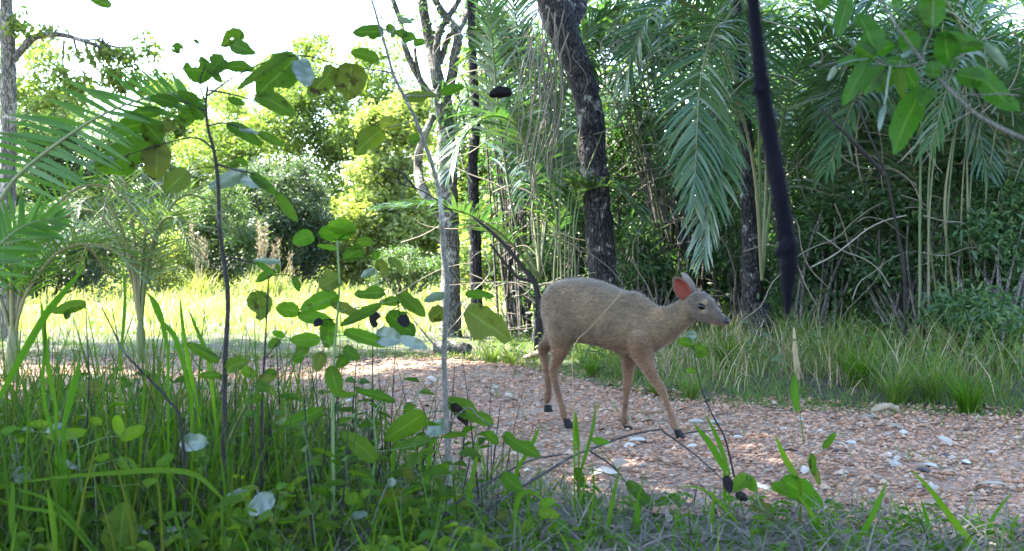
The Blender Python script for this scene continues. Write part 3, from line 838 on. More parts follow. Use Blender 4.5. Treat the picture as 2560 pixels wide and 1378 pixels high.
# near palm at the left
base = np.array((-1.55, 2.75, gz(-1.55, 2.75)))
NP = thing('near_palm', 'near palm whose glossy frond arches in front of the sky', 'palm', tuple(base))
frond(NP, base, [base + (0, 0, .1), base + (.05, 0, .55), at(-60, 560, 2.75), at(40, 445, 2.75), at(140, 362, 2.75), at(255, 288, 2.75), at(385, 240, 2.8), at(470, 235, 2.85)], 25, .165, .0112, M['palm_near'], .2, single=True, r0=.007, fwds=(-.75, .4), start=.42, keel=.1, up=(.1, -1, .35))
frond(NP, base, [base + (0, 0, .1), base + (.1, .05, .4), at(-80, 700, 2.9), at(0, 610, 2.95), at(70, 560, 3.0), at(150, 545, 3.05)], 22, .14, .010, M['palm_near'], .15, single=True, r0=.005, fwd=.4, start=.4, keel=.1, up=(.1, -1, .3))
b = Bag(); tube(b, [base - (0, 0, .04), base + (0, 0, .12), base + (0, 0, .2)], [.05, .05, .03], 8, 6, .1)
link('base', b.mesh('base', base), M['bark_dark'], parent=NP)

# ---------------------------------------------------------------- shaded forest on the right
FS = [
    ('shrub behind the deer rump beside the palm stems', 1400, 10.6, [(1390, 640, 90, 70), (1440, 560, 60, 60)], 3200, .06),
    ('shrub between the cracked trunk and the deer head', 1620, 9.8, [(1620, 660, 90, 60), (1680, 700, 70, 40), (1600, 590, 50, 50)], 3800, .055),
    ('shrub around the trunk beyond the deer muzzle', 1860, 9.9, [(1840, 640, 80, 80), (1930, 700, 80, 60), (1820, 520, 60, 80)], 4200, .055),
    ('tangled dark shrub behind the lower end of the hanging vine', 2030, 8.4, [(2040, 640, 90, 90), (2100, 520, 90, 80), (2000, 740, 90, 50)], 5200, .055),
    ('dark shrub with upright stems above the grass mound', 2280, 8.0, [(2280, 560, 110, 110), (2200, 680, 90, 80), (2350, 420, 100, 90)], 6000, .055),
    ('dense dark shrub closing the shaded edge of the forest', 2500, 7.2, [(2500, 700, 90, 110), (2540, 520, 90, 120), (2440, 600, 80, 100)], 6500, .055),
    ('leafy shrub spilling over the grass mound', 2440, 6.6, [(2440, 800, 100, 80), (2520, 880, 90, 80)], 5200, .045),
    ('thin shrub under the big-leaved branch', 2130, 9.4, [(2120, 330, 110, 100), (2230, 260, 100, 90)], 4200, .07),
    ('climber mass high behind the big-leaved branch', 2420, 9.5, [(2400, 150, 150, 110), (2520, 280, 110, 120), (2300, 60, 130, 90)], 6500, .075),
    ('leaf mass above the drooping palm frond', 1720, 10.8, [(1680, 90, 140, 90), (1820, 60, 120, 90), (1560, 60, 110, 80)], 6500, .075),
    ('leaf mass between the tall feathered fronds', 1300, 11.4, [(1290, 120, 110, 110), (1210, 60, 80, 80), (1310, 330, 90, 100)], 5200, .06),
    ('vine-hung shrub behind the cracked trunk', 1560, 11.6, [(1560, 360, 90, 140), (1640, 480, 90, 110), (1560, 600, 80, 60)], 5600, .06),
    ('shaded shrub behind the drooping frond', 1760, 11.4, [(1780, 420, 90, 140), (1720, 560, 90, 90), (1880, 300, 90, 120)], 5600, .065),
    ('deep shade shrub far behind the hanging vine', 2010, 11.6, [(2000, 420, 110, 150), (2090, 260, 110, 120), (2010, 600, 110, 90)], 6500, .07),
    ('deep shade shrub behind the upright stems', 2330, 11.4, [(2300, 380, 130, 150), (2450, 430, 120, 160), (2350, 600, 130, 100)], 7500, .07),
]
for lab, px, d, bl, nl, L in FS:
    bush('forest_shrub', lab, 'shrub', px, d, [blob_px(a, b_, d + .7, rx, ry, .6) for a, b_, rx, ry in bl], int(nl * .8), L * 1.15, M['forest'], M['bark_grey'], stems=9, per=46, six=True, sig=.19, Wr=.34)

lv = Bag()
for px, py, d, rx, ry, n in ((1500, 420, 15.5, 330, 420, 4500), (1950, 380, 15, 330, 450, 7000), (2400, 380, 14.5, 330, 480, 9500), (1800, 640, 14, 420, 150, 4000), (2350, 660, 12.5, 380, 160, 6500)):
    c, r = blob_px(px, py, d, rx, ry, 1.2)
    p, cc = clumps(c, r, 90, n, .12, .2); p[:, 2] = np.maximum(p[:, 2], .05)
    lv.add(*leafage(p, .13, .32))
link('forest_undergrowth', lv.mesh('forest_undergrowth'), M['forest'], kind='stuff', label='dense shaded forest foliage filling the gaps behind the palms')

# canes and hanging stems, each clump a thing
def canes(name, label, category, px, d, stems, mat, r=.012, group=None):
    base = stand_on(px, d)
    root = thing(name, label, category, tuple(base), group)
    for s in stems:
        b = Bag(); pts = [at(a, c, d + dd) for a, c, dd in s]
        if s[0][1] > 640:
            g = pts[0].copy(); g[2] = gz(g[0], g[1]) - .03; pts = [g] + pts
        tube(b, pts, np.linspace(r, r * .45, len(pts)) * rng.uniform(.7, 1.3), 6, 18, .06)
        link('stem', b.mesh('stem', base), mat, parent=root)
    return root
canes('dark_sapling', 'thin dark leaning sapling in the shaded forest below the big-leaved branch', 'sapling', 2240, 7.6, [[(2262, 700, 0), (2240, 560, 0), (2215, 440, 0), (2170, 330, 0), (2140, 240, .1)], [(2215, 440, 0), (2110, 330, -.1), (2050, 270, -.1)]], M['stem'], .016)
canes('cane_clump', 'clump of straight canes standing in deep shade above the mound', 'cane', 2310, 7.9,
      [[(2300 + i * 22, 760, rng.uniform(-.2, .2)), (2300 + i * 20 + rng.uniform(-25, 25), 500, 0), (2300 + i * 24 + rng.uniform(-50, 50), 200 - rng.uniform(0, 150), .1)] for i in range(9)], M['rachis'], .011)
canes('cane_clump', 'fan of thin stems rising behind the deer rump', 'cane', 1395, 9.4,
      [[(1385 + i * 9, 690, 0), (1372 + i * 14 + rng.uniform(-18, 18), 520, 0), (1345 + i * 26 + rng.uniform(-40, 40), 330 + rng.uniform(-90, 90), .1)] for i in range(7)], M['rachis'], .008)
canes('leaning_branch', 'dark dead branch leaning to the ground beside the deer rump', 'branch', 1345, 9.0, [[(1345, 735, 0), (1300, 660, 0), (1240, 590, 0), (1185, 545, 0)], [(1340, 720, 0), (1290, 690, 0), (1225, 610, 0)]], M['stem'], .018)
canes('bare_twig', 'bare twig slanting across the sunlit tree', 'branch', 1130, 8.6, [[(1132, 530, 0), (1060, 480, 0), (990, 455, 0), (915, 418, 0)], [(1040, 473, 0), (1000, 430, 0), (960, 420, 0)]], M['stem'], .009)

# tangle of thin stems in the shaded forest
b = Bag()
for i in range(420):
    px, d = rng.uniform(1180, 2620), rng.uniform(7.4, 10.6)
    if px < 1950: d = rng.uniform(9.2, 11.5)
    py = rng.uniform(60, 820); a = rng.uniform(0, 6.28); ln = rng.uniform(90, 340)
    c1 = np.cumsum(rng.normal(size=(5, 2)) * .35, 0) + a * np.array((1, 0))
    pts = [(px, py)]
    for k in range(5): pts.append((pts[-1][0] + math.cos(c1[k, 0]) * ln / 5, pts[-1][1] + math.sin(c1[k, 0]) * ln / 5 + k * 4))
    tube(b, [at(q[0], min(q[1], 640 + CAM_H * FPX / d - 12), d + .04 * j) for j, q in enumerate(pts)], rng.uniform(.002, .0055), 4, 14, cap=False)
link('vine_tangle', b.mesh('vine_tangle'), M['root'], kind='stuff', label='tangle of thin pale twigs and vines through the shaded forest')

# hanging roots on the cracked tree
base = at(1375, 60, 9.3)
HR = thing('hanging_root', 'tangle of thin pale aerial roots hanging from the cracked dark tree', 'roots', tuple(base))
for i in range(24):
    x0 = 1345 + rng.normal() * 24; y0 = rng.uniform(20, 110); ln = rng.uniform(150, 520)
    dx = np.cumsum(rng.normal(size=6) * 15)
    b = Bag(); tube(b, [at(x0 + 22 - j * 4 + dx[j], y0 + ln * j / 5, 9.25 + .02 * dx[j] / 9) for j in range(6)], [.005, .0055, .005, .0045, .004, .003], 4, 16)
    link('strand', b.mesh('strand', base), M['root'], parent=HR)

# strap-leaved climber on the pale tree
base = at(1112, 280, 11.2)
ST = thing('strap_leaf_climber', 'climber with long strap leaves hanging on the pale mottled tree', 'climber', tuple(base))
for i in range(46):
    a = rng.uniform(1075, 1185); y0 = rng.uniform(225, 380); s = np.array([at(a, y0, 11.2 + rng.uniform(-.15, .15))])
    hd = rng.uniform(0, 6.283)
    V, F, st = blades(s, np.array([hd]), rng.uniform(.35, .75), .022, rng.uniform(.2, .9), rng.uniform(1.6, 2.6), 7)
    lf = link('leaf', mesh('leaf', V - s[0], F, st), M['palm'], parent=ST); lf.location = s[0] - base

# plumed grass in the clearing
for i, (px, py, lab) in enumerate(((505, 560, 'tan plumed grass clump beside the leaning sapling stem'), (655, 555, 'tan plumed grass clump against the dark thicket'), (700, 590, 'short pinkish plumed grass clump at the clearing edge'))):
    d = 22.0; base = stand_on(px, d); root = thing('plumed_grass', lab, 'grass clump', tuple(base))
    for j in range(5):
        top = at(px + rng.normal() * 16, py + rng.uniform(0, 60), d + rng.normal() * .1)
        b = Bag(); tube(b, [base + rng.normal(size=3) * (.05, .05, 0), (base + top) / 2 + rng.normal(size=3) * .03, top], [.009, .007, .005], 4, 8)
        p = top + np.linspace(-.42, .03, 44)[:, None] * np.array((0, 0, 1)) + rng.normal(size=(44, 3)) * .02
        ax = rng.normal(size=(44, 3)) * .5 + (0, 0, 1)
        b.add(*leaves4(p, ax, rand_dir(44), .09, .014))
        link('plume', b.mesh('plume', base), M['straw'], parent=root)
    n = 160; P = base + rng.normal(size=(n, 3)) * (.12, .12, 0)
    V, F, st = blades(P, rng.uniform(0, 6.28, n), rng.uniform(.3, .7, n), .01, rng.uniform(.05, .5, n), rng.uniform(.3, 1.5, n), 3)
    link('blades', mesh('blades', V - base, F, st), M['field'], parent=root, kind='stuff')

# long-bladed tussocks on the verge
VT = [(1820, 900, .34), (1905, 880, .30), (1990, 860, .42), (2060, 900, .36), (2150, 940, .36), (2240, 960, .34), (2110, 820, .5), (2330, 960, .32), (2420, 980, .34), (2420, 760, .62), (1560, 900, .22), (1640, 960, .2), (1480, 910, .22), (1280, 880, .26), (1230, 860, .26), (1730, 960, .24)]
proto = []
for q in range(4):
    n = 110; P = np.stack([rng.normal(size=n) * .05, rng.normal(size=n) * .05, np.zeros(n)], 1)
    V, F, st = blades(P, np.arctan2(P[:, 1], P[:, 0]) + rng.normal(size=n) * .6, rng.uniform(.45, 1.15, n), rng.uniform(.012, .022, n), rng.uniform(.05, .5, n), rng.uniform(.5, 2.1, n), 5)
    proto.append(mesh('tussock_blades', V, F, st))
for q, m_ in enumerate(proto): m_.materials.append(M['verge'] if q else M['blade'])
for i, (px, py, h) in enumerate(VT):
    d = max(CAM_H * FPX / (py + 60 - 640), path_far((px - CX) / FPX * 6.5) + .1)
    b0 = stand_on(px, d)
    tl = ('tallest bright grass tussock on top of the shaded mound' if h > .6 else 'tussock of arching grass at the foot of the shaded mound' if px > 2000 else 'tussock of arching grass between the deer muzzle and the hanging vine' if px > 1800
          else 'short grass tussock on the verge behind the deer legs' if px > 1400 else 'low grass tussock beside the pale broken stick')
    root = thing('grass_tussock', tl, 'grass tussock', tuple(b0), None if h > .6 else 'grass tussocks: ' + tl)
    o = link('blades', proto[i % 4], parent=root, kind='stuff'); o.scale = (h * 1.1, h * 1.1, h); o.rotation_euler.z = i * 1.3

# ---------------------------------------------------------------- deer
YAW = math.radians(24); SY, CYA = math.sin(YAW), math.cos(YAW)
KD = math.tan(YAW) * .000611
LAT = np.array((-SY, -CYA, 0.))                      # towards the side the camera sees

def dd(cx): return 5.17 + (1000 - cx) * KD
def dp(cx, cy, lat=0.0): return at(1280 + cx / 2.756, 640 + cy / 2.756, dd(cx) - lat * CYA)

def loft(bag, rings):
    """rings (k, m, 3) closed loops joined end to end, ends closed"""
    R = np.asarray(rings); k, m = R.shape[:2]
    i = np.arange(k - 1)[:, None] * m; j = np.arange(m)[None]; j2 = (j + 1) % m
    bag.add(R.reshape(-1, 3), np.stack([i + j, i + j2, i + m + j2, i + m + j], -1).reshape(-1, 4))
    for e in (0, k - 1):
        c = R[e].mean(0); f = np.stack([np.arange(m), (np.arange(m) + 1) % m, np.full(m, m)], 1)
        bag.add(np.vstack([R[e], c]), f if e else f[:, ::-1])

TH = np.linspace(0, 2 * math.pi, 28, endpoint=False)
def sup(a, p): return np.sign(a) * np.abs(a) ** p
body = Bag()
tor = [(222, 290, 390, .02), (232, 250, 440, .055), (262, 208, 505, .082), (305, 180, 556, .100), (370, 160, 585, .108), (450, 151, 594, .114), (530, 154, 604, .120), (610, 172, 622, .124), (690, 204, 650, .122),
       (755, 232, 676, .115), (810, 243, 696, .106), (850, 241, 702, .098), (895, 263, 698, .090), (940, 298, 682, .078), (985, 332, 655, .062), (1010, 350, 625, .045)]
rings = []
for cx, t, bt, hw in tor:
    top, bot = dp(cx, t), dp(cx, bt); c = (top + bot) / 2; u_ = (top - bot) / 2
    narrow = 1 - .22 * np.clip(np.sin(TH), 0, 1) * smooth(600, 900, cx)
    rings.append(c + sup(np.cos(TH), .9)[:, None] * (LAT * hw) * narrow[:, None] + sup(np.sin(TH), .92)[:, None] * u_)
loft(body, rings)

def axial(bag, secs, lat=0.0, up_tilt=True):
    """sections (cx, cy, half height in crop pixels, half width m) square to the axis"""
    C_ = [dp(a, b_, lat) for a, b_, *_ in secs]; C_ = np.array(C_)
    T = norm(np.gradient(C_, axis=0)); rings = []
    for (a, b_, h, hw), c, t in zip(secs, C_, T):
        u_ = norm(np.cross(np.cross(t, (0, 0, 1.)) if abs(t[2]) < .97 else LAT, t)); u_ = u_ if u_[2] > 0 else -u_
        rings.append(c + np.cos(TH)[:, None] * LAT * hw + np.sin(TH)[:, None] * u_ * h * .000611)
    loft(bag, rings)
axial(body, [(900, 500, 150, .070), (960, 492, 172, .074), (1045, 476, 134, .060), (1120, 440, 106, .048), (1180, 398, 93, .043), (1225, 356, 84, .041), (1262, 335, 60, .032)])
axial(body, [(1196, 318, 40, .022), (1236, 328, 84, .043), (1292, 345, 104, .050), (1342, 374, 90, .047), (1386, 410, 65, .036), (1428, 435, 46, .028), (1462, 452, 36, .024), (1482, 461, 25, .018), (1490, 464, 12, .008)])

def limb(pts, lat0):
    """leg as a chain of (cx, cy, radius, lateral)"""
    P = np.array([dp(a, b_, lat0 + la) for a, b_, r, la in pts]); R = np.array([r for _, _, r, _ in pts])
    tube(body, P, R, 14, len(P) * 4)
    return P
NF = limb([(868, 520, .062, -.03), (884, 610, .058, -.022), (905, 690, .044, -.01), (945, 780, .031, 0), (990, 862, .0225, 0), (1030, 922, .0215, 0), (1052, 972, .0150, 0), (1080, 1050, .0132, 0), (1102, 1112, .0170, 0), (1118, 1160, .0165, 0), (1132, 1190, .016, 0)], .075)
FF = limb([(845, 560, .060, .03), (822, 660, .050, .02), (806, 745, .032, .0), (798, 840, .0230, 0), (792, 920, .0205, 0), (785, 975, .0145, 0), (776, 1070, .0128, 0), (772, 1126, .0172, 0), (778, 1152, .0165, 0), (784, 1164, .016, 0)], -.065)
NH = limb([(375, 330, .050, -.04), (350, 430, .072, -.02), (340, 550, .060, -.012), (335, 630, .042, -.004), (312, 710, .028, 0), (288, 765, .0225, 0), (284, 810, .0195, 0), (300, 880, .0150, 0), (325, 970, .0138, 0), (345, 1040, .0140, 0), (354, 1082, .0175, 0), (362, 1105, .016, 0), (368, 1116, .0155, 0)], .08)
FH = limb([(330, 420, .075, .03), (310, 520, .058, .02), (262, 592, .036, 0), (218, 622, .0250, 0), (216, 660, .0215, 0), (228, 740, .0170, 0), (246, 850, .0155, 0), (252, 920, .0155, 0), (247, 965, .0185, 0), (240, 1000, .0165, 0), (240, 1020, .015, 0)], -.055)
tube(body, [dp(1345, 300, .034), dp(1385, 340, .032)], [.012, .012], 8, 5)       # brow
DB = np.array((dp(700, 1000)[0], dp(700, 1000)[1], 0.)); DB[2] = gz(DB[0], DB[1])
DEER = thing('deer', 'grey-brown brocket deer walking across the gravel path', 'deer', tuple(DB))

tmp_me = body.mesh('body', DB)
tmp = bpy.data.objects.new('body_tmp', tmp_me); C.objects.link(tmp)
rm = tmp.modifiers.new('r', 'REMESH'); rm.mode = 'VOXEL'; rm.voxel_size = .0058
sm = tmp.modifiers.new('s', 'SMOOTH'); sm.factor = .5; sm.iterations = 9
dg = bpy.context.evaluated_depsgraph_get()
bme = bpy.data.meshes.new_from_object(tmp.evaluated_get(dg))
bpy.data.objects.remove(tmp); bpy.data.meshes.remove(tmp_me)
bme.name = 'body'
nv = len(bme.vertices)
co = np.zeros(nv * 3, np.float32); bme.vertices.foreach_get('co', co); co = co.reshape(-1, 3) + DB
bme.polygons.foreach_set('use_smooth', np.ones(len(bme.polygons), bool))
# coat colours by place on the animal
dep = co[:, 1]; pxx = CX + co[:, 0] / dep * FPX; pyy = 640 + (CAM_H - co[:, 2]) / dep * FPX
cx_, cy_ = (pxx - 1280) * 2.756, (pyy - 640) * 2.756
def w(a): return a[:, None]
grey = np.array((.190, .150, .103)); rufous = np.array((.195, .108, .060)); face = np.array((.072, .066, .062)); pale = np.array((.34, .28, .22)); dusk = np.array((.085, .070, .060))
col = np.tile(grey, (nv, 1))
belly = smooth(520, 660, cy_) * (1 - smooth(980, 1080, cx_)); legs = smooth(640, 760, cy_)
col = col * w(1 - .85 * np.maximum(belly, legs)) + rufous * w(.85 * np.maximum(belly, legs))
throat = smooth(1000, 1100, cx_) * smooth(-70, 10, cy_ - (560 - (cx_ - 1130) * .83)); throat = throat * (cx_ < 1330)
col = col * w(1 - .6 * throat) + (.26, .16, .10) * w(.6 * throat)
hd_ = smooth(1180, 1260, cx_) * (cy_ < 520)
col = col * w(1 - .8 * hd_) + face * w(.8 * hd_)
brow = smooth(30, 8, np.hypot((cx_ - 1325) * .75, cy_ - 315)) + smooth(26, 8, np.hypot((cx_ - 1325) * .7, cy_ - 380)) * .7
col = col * w(1 - .65 * np.clip(brow, 0, 1)) + pale * w(.65 * np.clip(brow, 0, 1))
lip = smooth(26, 10, np.abs((cy_ - 478) - (cx_ - 1420) * .25)) * smooth(1330, 1400, cx_)
col = col * w(1 - .75 * lip) + (.36, .20, .14) * w(.75 * lip)
mouth = smooth(7, 2, np.abs((cy_ - 470) - (cx_ - 1420) * .33)) * smooth(1360, 1390, cx_)
col = col * w(1 - .85 * mouth) + (.12, .03, .02) * w(.85 * mouth)
bridge = smooth(22, 4, np.abs((cy_ - 300) - (cx_ - 1370) * .95)) * smooth(1330, 1370, cx_) * (cx_ < 1480)
col = col * w(1 - .5 * bridge) + dusk * w(.5 * bridge)
fl = smooth(60, 20, np.abs(cx_ - 410 - (cy_ - 420) * .15)) * smooth(330, 420, cy_) * (1 - smooth(520, 580, cy_))
col = col * w(1 - .45 * fl) + dusk * w(.45 * fl)
a = bme.attributes.new('tint', 'FLOAT_COLOR', 'POINT'); c4 = np.ones((nv, 4), np.float32); c4[:, :3] = col; a.data.foreach_set('color', c4.ravel())

def fur_material(name, bump=True):
    m, n, l, out = nt(name)
    at_ = n.new('ShaderNodeAttribute'); at_.attribute_name = 'tint'
    oc = objco(n)
    mp = n.new('ShaderNodeMapping'); mp.inputs['Scale'].default_value = (1, 1, 2.6); mp.inputs['Rotation'].default_value = (0, .5, 0); l.new(oc, mp.inputs[0])
    f = noise(n, l, 52, 5, mp.outputs[0], .72)
    g = noise(n, l, 11, 4, oc, .6)
    k = ramp(n, l, f, [(.30, (.42, .41, .42)), (.48, (.85, .85, .85)), (.66, (1.0, 1.0, 1.0))])
    k2 = ramp(n, l, g, [(.34, (.6, .59, .6)), (.62, (1.0, 1.0, 1.0))])
    c = mix(n, l, 1.0, mix(n, l, 1.0, at_.outputs['Color'], k, 'MULTIPLY'), k2, 'MULTIPLY')
    c = mix(n, l, 1.0, c, (.88, .76, .64), 'MULTIPLY')
    p = n.new('ShaderNodeBsdfPrincipled'); l.new(c, p.inputs['Base Color']); p.inputs['Roughness'].default_value = .75
    sock(p, 'Specular IOR Level').default_value = .2
    try:
        p.inputs['Sheen Weight'].default_value = .25; p.inputs['Sheen Roughness'].default_value = .5
    except Exception: pass
    if bump:
        b = n.new('ShaderNodeBump'); b.inputs['Strength'].default_value = .55; b.inputs['Distance'].default_value = .006
        l.new(f, b.inputs['Height']); l.new(b.outputs[0], p.inputs['Normal'])
    l.new(p.outputs[0], out.inputs['Surface'])
    return m
M['fur'] = fur_material('deer_fur')
BODY = link('body', bme, M['fur'], parent=DEER)
# short hairs that soften the outline
bme.calc_loop_triangles()
tri = np.zeros(len(bme.loop_triangles) * 3, np.int32); bme.loop_triangles.foreach_get('vertices', tri); tri = tri.reshape(-1, 3)
A, B_, C__ = co[tri[:, 0]], co[tri[:, 1]], co[tri[:, 2]]
fn = np.cross(B_ - A, C__ - A); ar = np.linalg.norm(fn, axis=1); fn = norm(fn)
pick = rng.choice(len(tri), 42000, p=ar / ar.sum())
r1, r2 = rng.uniform(size=(2, len(pick), 1)); s1 = np.sqrt(r1)
hp = A[pick] * (1 - s1) + B_[pick] * s1 * (1 - r2) + C__[pick] * s1 * r2
hc = col[tri[pick, 0]]
back = np.array((-CYA, SY, -.55)); N_ = fn[pick]
tg = norm(back - N_ * (N_ @ back)[:, None] + rng.normal(size=(len(pick), 3)) * .25)
thin = 1 - .55 * smooth(620, 800, cy_[tri[pick, 0]]) ; thin = thin * (1 - .5 * smooth(1180, 1260, cx_[tri[pick, 0]]))
hl = (rng.uniform(.008, .017, len(pick)) * thin)[:, None]
tipv = hp + tg * hl + N_ * hl * rng.uniform(.12, .42, (len(pick), 1))
sd = norm(np.cross(tg, N_)) * .0015
V = np.stack([hp - sd - N_ * .001, hp + sd - N_ * .001, tipv], 1).reshape(-1, 3)
hcol = np.repeat(hc * rng.uniform(.55, 1.45, (len(hc), 1)), 3, 0)
link('hair', mesh('hair', V - DB, np.arange(len(V)).reshape(-1, 3), col=hcol), fur_material('deer_hair', False), parent=BODY, kind='stuff')

# hooves, two toes each
M['hoof'] = plain_mat('hoof', [(.004, .004, .005), (.012, .010, .010)], .6, .2, nscale=60)
for leg, lift in ((NF, None), (FF, None), (NH, None), (FH, 1)):
    e = leg[-1]; fwd = np.array((CYA, -SY, 0.))
    hb = Bag()
    for sgn in (-1, 1):
        rings = []
        z0 = e[2] - .004; zg = min(gz(e[0], e[1]) + .006, e[2] - .018) if lift is None else e[2] - .034
        for q in range(4):
            t = q / 3; c = np.array((e[0], e[1], z0 * (1 - t) + zg * t)) + fwd * (.004 + .014 * t) + LAT * sgn * .0085
            if lift: c = c - fwd * .014 * t
            a_, b_ = (.013 + .004 * t, .0085 + .001 * t)
            th = np.linspace(0, 6.283, 10, endpoint=False)
            rings.append(c + np.cos(th)[:, None] * fwd * a_ * (1 + .35 * t * (np.cos(th) > 0)[:, None]) + np.sin(th)[:, None] * LAT * b_)
        loft(hb, rings)
    link('hoof', hb.mesh('hoof', DB), M['hoof'], parent=DEER)
# nose, eyes
def blob(c, rx, ry, rz, axes, nu=14, nvv=10):
    a = np.linspace(0, 2 * math.pi, nu, endpoint=False); b_ = np.linspace(-math.pi / 2, math.pi / 2, nvv)
    V = np.array([c + axes[0] * rx * math.cos(v_) * math.cos(u_) + axes[1] * ry * math.cos(v_) * math.sin(u_) + axes[2] * rz * math.sin(v_) for v_ in b_ for u_ in a])
    i = np.arange(nvv - 1)[:, None] * nu; j = np.arange(nu)[None]
    return V, np.stack([i + j, i + (j + 1) % nu, i + nu + (j + 1) % nu, i + nu + j], -1).reshape(-1, 4)
fwd = np.array((CYA, -SY, 0.)); hx = norm(fwd - np.array((0, 0, .45))); hz = norm(np.cross(LAT, hx)); hz = hz if hz[2] > 0 else -hz
M['nose'] = plain_mat('nose', [(.004, .004, .006), (.010, .010, .013)], .45, .3, 80)
bg = Bag(); bg.add(*blob(dp(1476, 448), .016, .021, .0145, (hx, LAT, hz))); link('nose', bg.mesh('nose', DB), M['nose'], parent=DEER)
def eye_mat():
    m, n, l, out = nt('eye'); p = n.new('ShaderNodeBsdfPrincipled'); p.inputs['Base Color'].default_value = (.002, .002, .002, 1); p.inputs['Roughness'].default_value = .25; sock(p, 'Specular IOR Level').default_value = .25
    l.new(p.outputs[0], out.inputs['Surface']); return m
M['eye'] = eye_mat()
for sgn in (1, -1):
    bg = Bag(); bg.add(*blob(dp(1324, 346) + LAT * sgn * .0415 , .0190, .012, .0140, (hx, LAT, hz)))
    link('eye', bg.mesh('eye', DB), M['eye'], parent=DEER)
# ears: cupped shells with an inner lining
M['ear_in'] = leaf_mat('ear_lining', [(.30, .075, .05), (.36, .10, .07)], .6, .5, tmul=(1.3, .6, .5), spec=.2)
M['ear_out'] = leaf_mat('ear_fur', [(.17, .14, .13), (.19, .155, .14)], .8, .2, tmul=(1.3, .7, .5), spec=.15)
def ear(base, tip, wide, facing, cup):
    ax = tip - base; L = np.linalg.norm(ax); ax /= L; facing = norm(facing - ax * (facing @ ax)); sd = np.cross(ax, facing)
    nu, nvv = 11, 14; u_ = np.linspace(-1, 1, nu); v_ = np.linspace(0, 1, nvv)
    wv = wide * np.clip(np.sin(math.pi * (.10 + .90 * v_) ** .85), 0, None) ** .62
    out = []
    for o_, k_ in ((0, .86), (.0035, 1.0)):
        V = np.array([base + ax * L * (v1 * k_ + .03 * (1 - k_)) + sd * (wv[i] * u1 * k_) - facing * (cup * (1 - u1 * u1) * min(1, v1 * 3 + .5) * (1 - .45 * v1) + o_ * (1 - .8 * abs(u1) ** 6)) for i, v1 in enumerate(v_) for u1 in u_])
        i = np.arange(nvv - 1)[:, None] * nu; j = np.arange(nu - 1)[None]
        out.append((V, np.stack([i + j, i + j + 1, i + nu + j + 1, i + nu + j], -1).reshape(-1, 4)))
    e = link('ear', mesh('ear', out[1][0] - DB, out[1][1]), M['ear_out'], parent=DEER)
    link('ear_lining', mesh('ear_lining', out[0][0] - DB, out[0][1]), M['ear_in'], parent=e)
    return e
ear(dp(1208, 292, .03), dp(1120, 136, .055), .034, np.array((-.05, -1., .15)), .022)
ear(dp(1262, 250, -.03), dp(1180, 112, -.055), .025, np.array((.75, .55, .35)), .018)
bg = Bag(); tube(bg, [dp(1292, 262, .016), dp(1289, 238, .016), dp(1286, 222, .017)], [.0085, .008, .005], 8, 6)
link('antler_bud', bg.mesh('antler_bud', DB), M['ear_out'], parent=DEER)

# ---------------------------------------------------------------- foreground saplings
lr = np.random.default_rng(42)
CAM = np.array((0, 0, CAM_H))

def big_leaf(base, tip, width, mat, roll=None, arch=.08, fold=.18, bites=0, holes=0, sag=None, name='leaf', parent=None, off=(0, 0, 0), petiole=None, tip_pow=.85, nvv=14, nu=7, facing=None):
    """one broad leaf between two points: pointed outline, keel, arch, chewed edges"""
    ax = tip - base; L = np.linalg.norm(ax); ax = ax / L
    view = norm(facing if facing is not None else CAM - (base + tip) / 2)
    sd = norm(np.cross(ax, view))
    roll = lr.uniform(-.55, .55) if roll is None else roll
    nor = norm(np.cross(sd, ax)); sd = sd * math.cos(roll) + nor * math.sin(roll); nor = np.cross(sd, ax)
    if nor[2] < 0: nor = -nor
    width = width / max(.45, math.cos(roll))
    v_ = np.linspace(0, 1, nvv); u_ = np.linspace(-1, 1, nu)
    prof = np.clip(np.sin(math.pi * (.03 + .97 * v_) ** tip_pow), 0, None) ** .55; prof[-1] = .01
    prof[0] = max(prof[0], .02)
    edge = {-1: prof.copy(), 1: prof.copy()}
    for s in (-1, 1): edge[s] = edge[s] * (1 + .05 * lr.normal(size=nvv)) 
    for k in range(bites):
        s = lr.choice([-1, 1]); c = lr.uniform(.25, 1.0); wd = lr.uniform(.06, .16); dpth = lr.uniform(.25, .7)
        edge[s] = edge[s] * (1 - dpth * np.exp(-((v_ - c) / wd) ** 2))
    wav = lr.uniform(0, 6.28); ph = lr.uniform(0, 6.28)
    V, st = [], []
    for i, v1 in enumerate(v_):
        for u1 in u_:
            e = edge[1 if u1 > 0 else -1][i] * abs(u1)
            lat = math.copysign(e, u1) * width * .5 if u1 else 0
            z = fold * abs(lat) + arch * L * math.sin(math.pi * v1) + .05 * width * math.sin(v1 * 9 + wav) * u1 * u1 + .03 * width * math.sin(v1 * 17 + ph + u1 * 2)
            V.append(base + ax * L * v1 + sd * lat + nor * z); st.append((u1, v1))
    F = []
    skip = set()
    for k in range(holes):
        i = lr.integers(3, nvv - 4); j = lr.integers(1, nu - 2); skip.add((i, j))
    for i in range(nvv - 1):
        for j in range(nu - 1):
            if (i, j) not in skip: F.append((i * nu + j, i * nu + j + 1, (i + 1) * nu + j + 1, (i + 1) * nu + j))
    bag = Bag(); bag.add(np.array(V), np.array(F), np.array(st))
    if petiole is not None:
        q = np.asarray(petiole); ln = np.linalg.norm(q - base)
        if ln > .004:
            tube(bag, [q, (q + base) / 2 + np.array((0, 0, .05 * ln)), base, base + ax * L * .05], [.0016, .0014, .0012, .0008], 5, 8, cap=False)
    o = link(name, bag.mesh(name, base), mat, parent=parent)
    o.location = base - np.asarray(off)
    return o

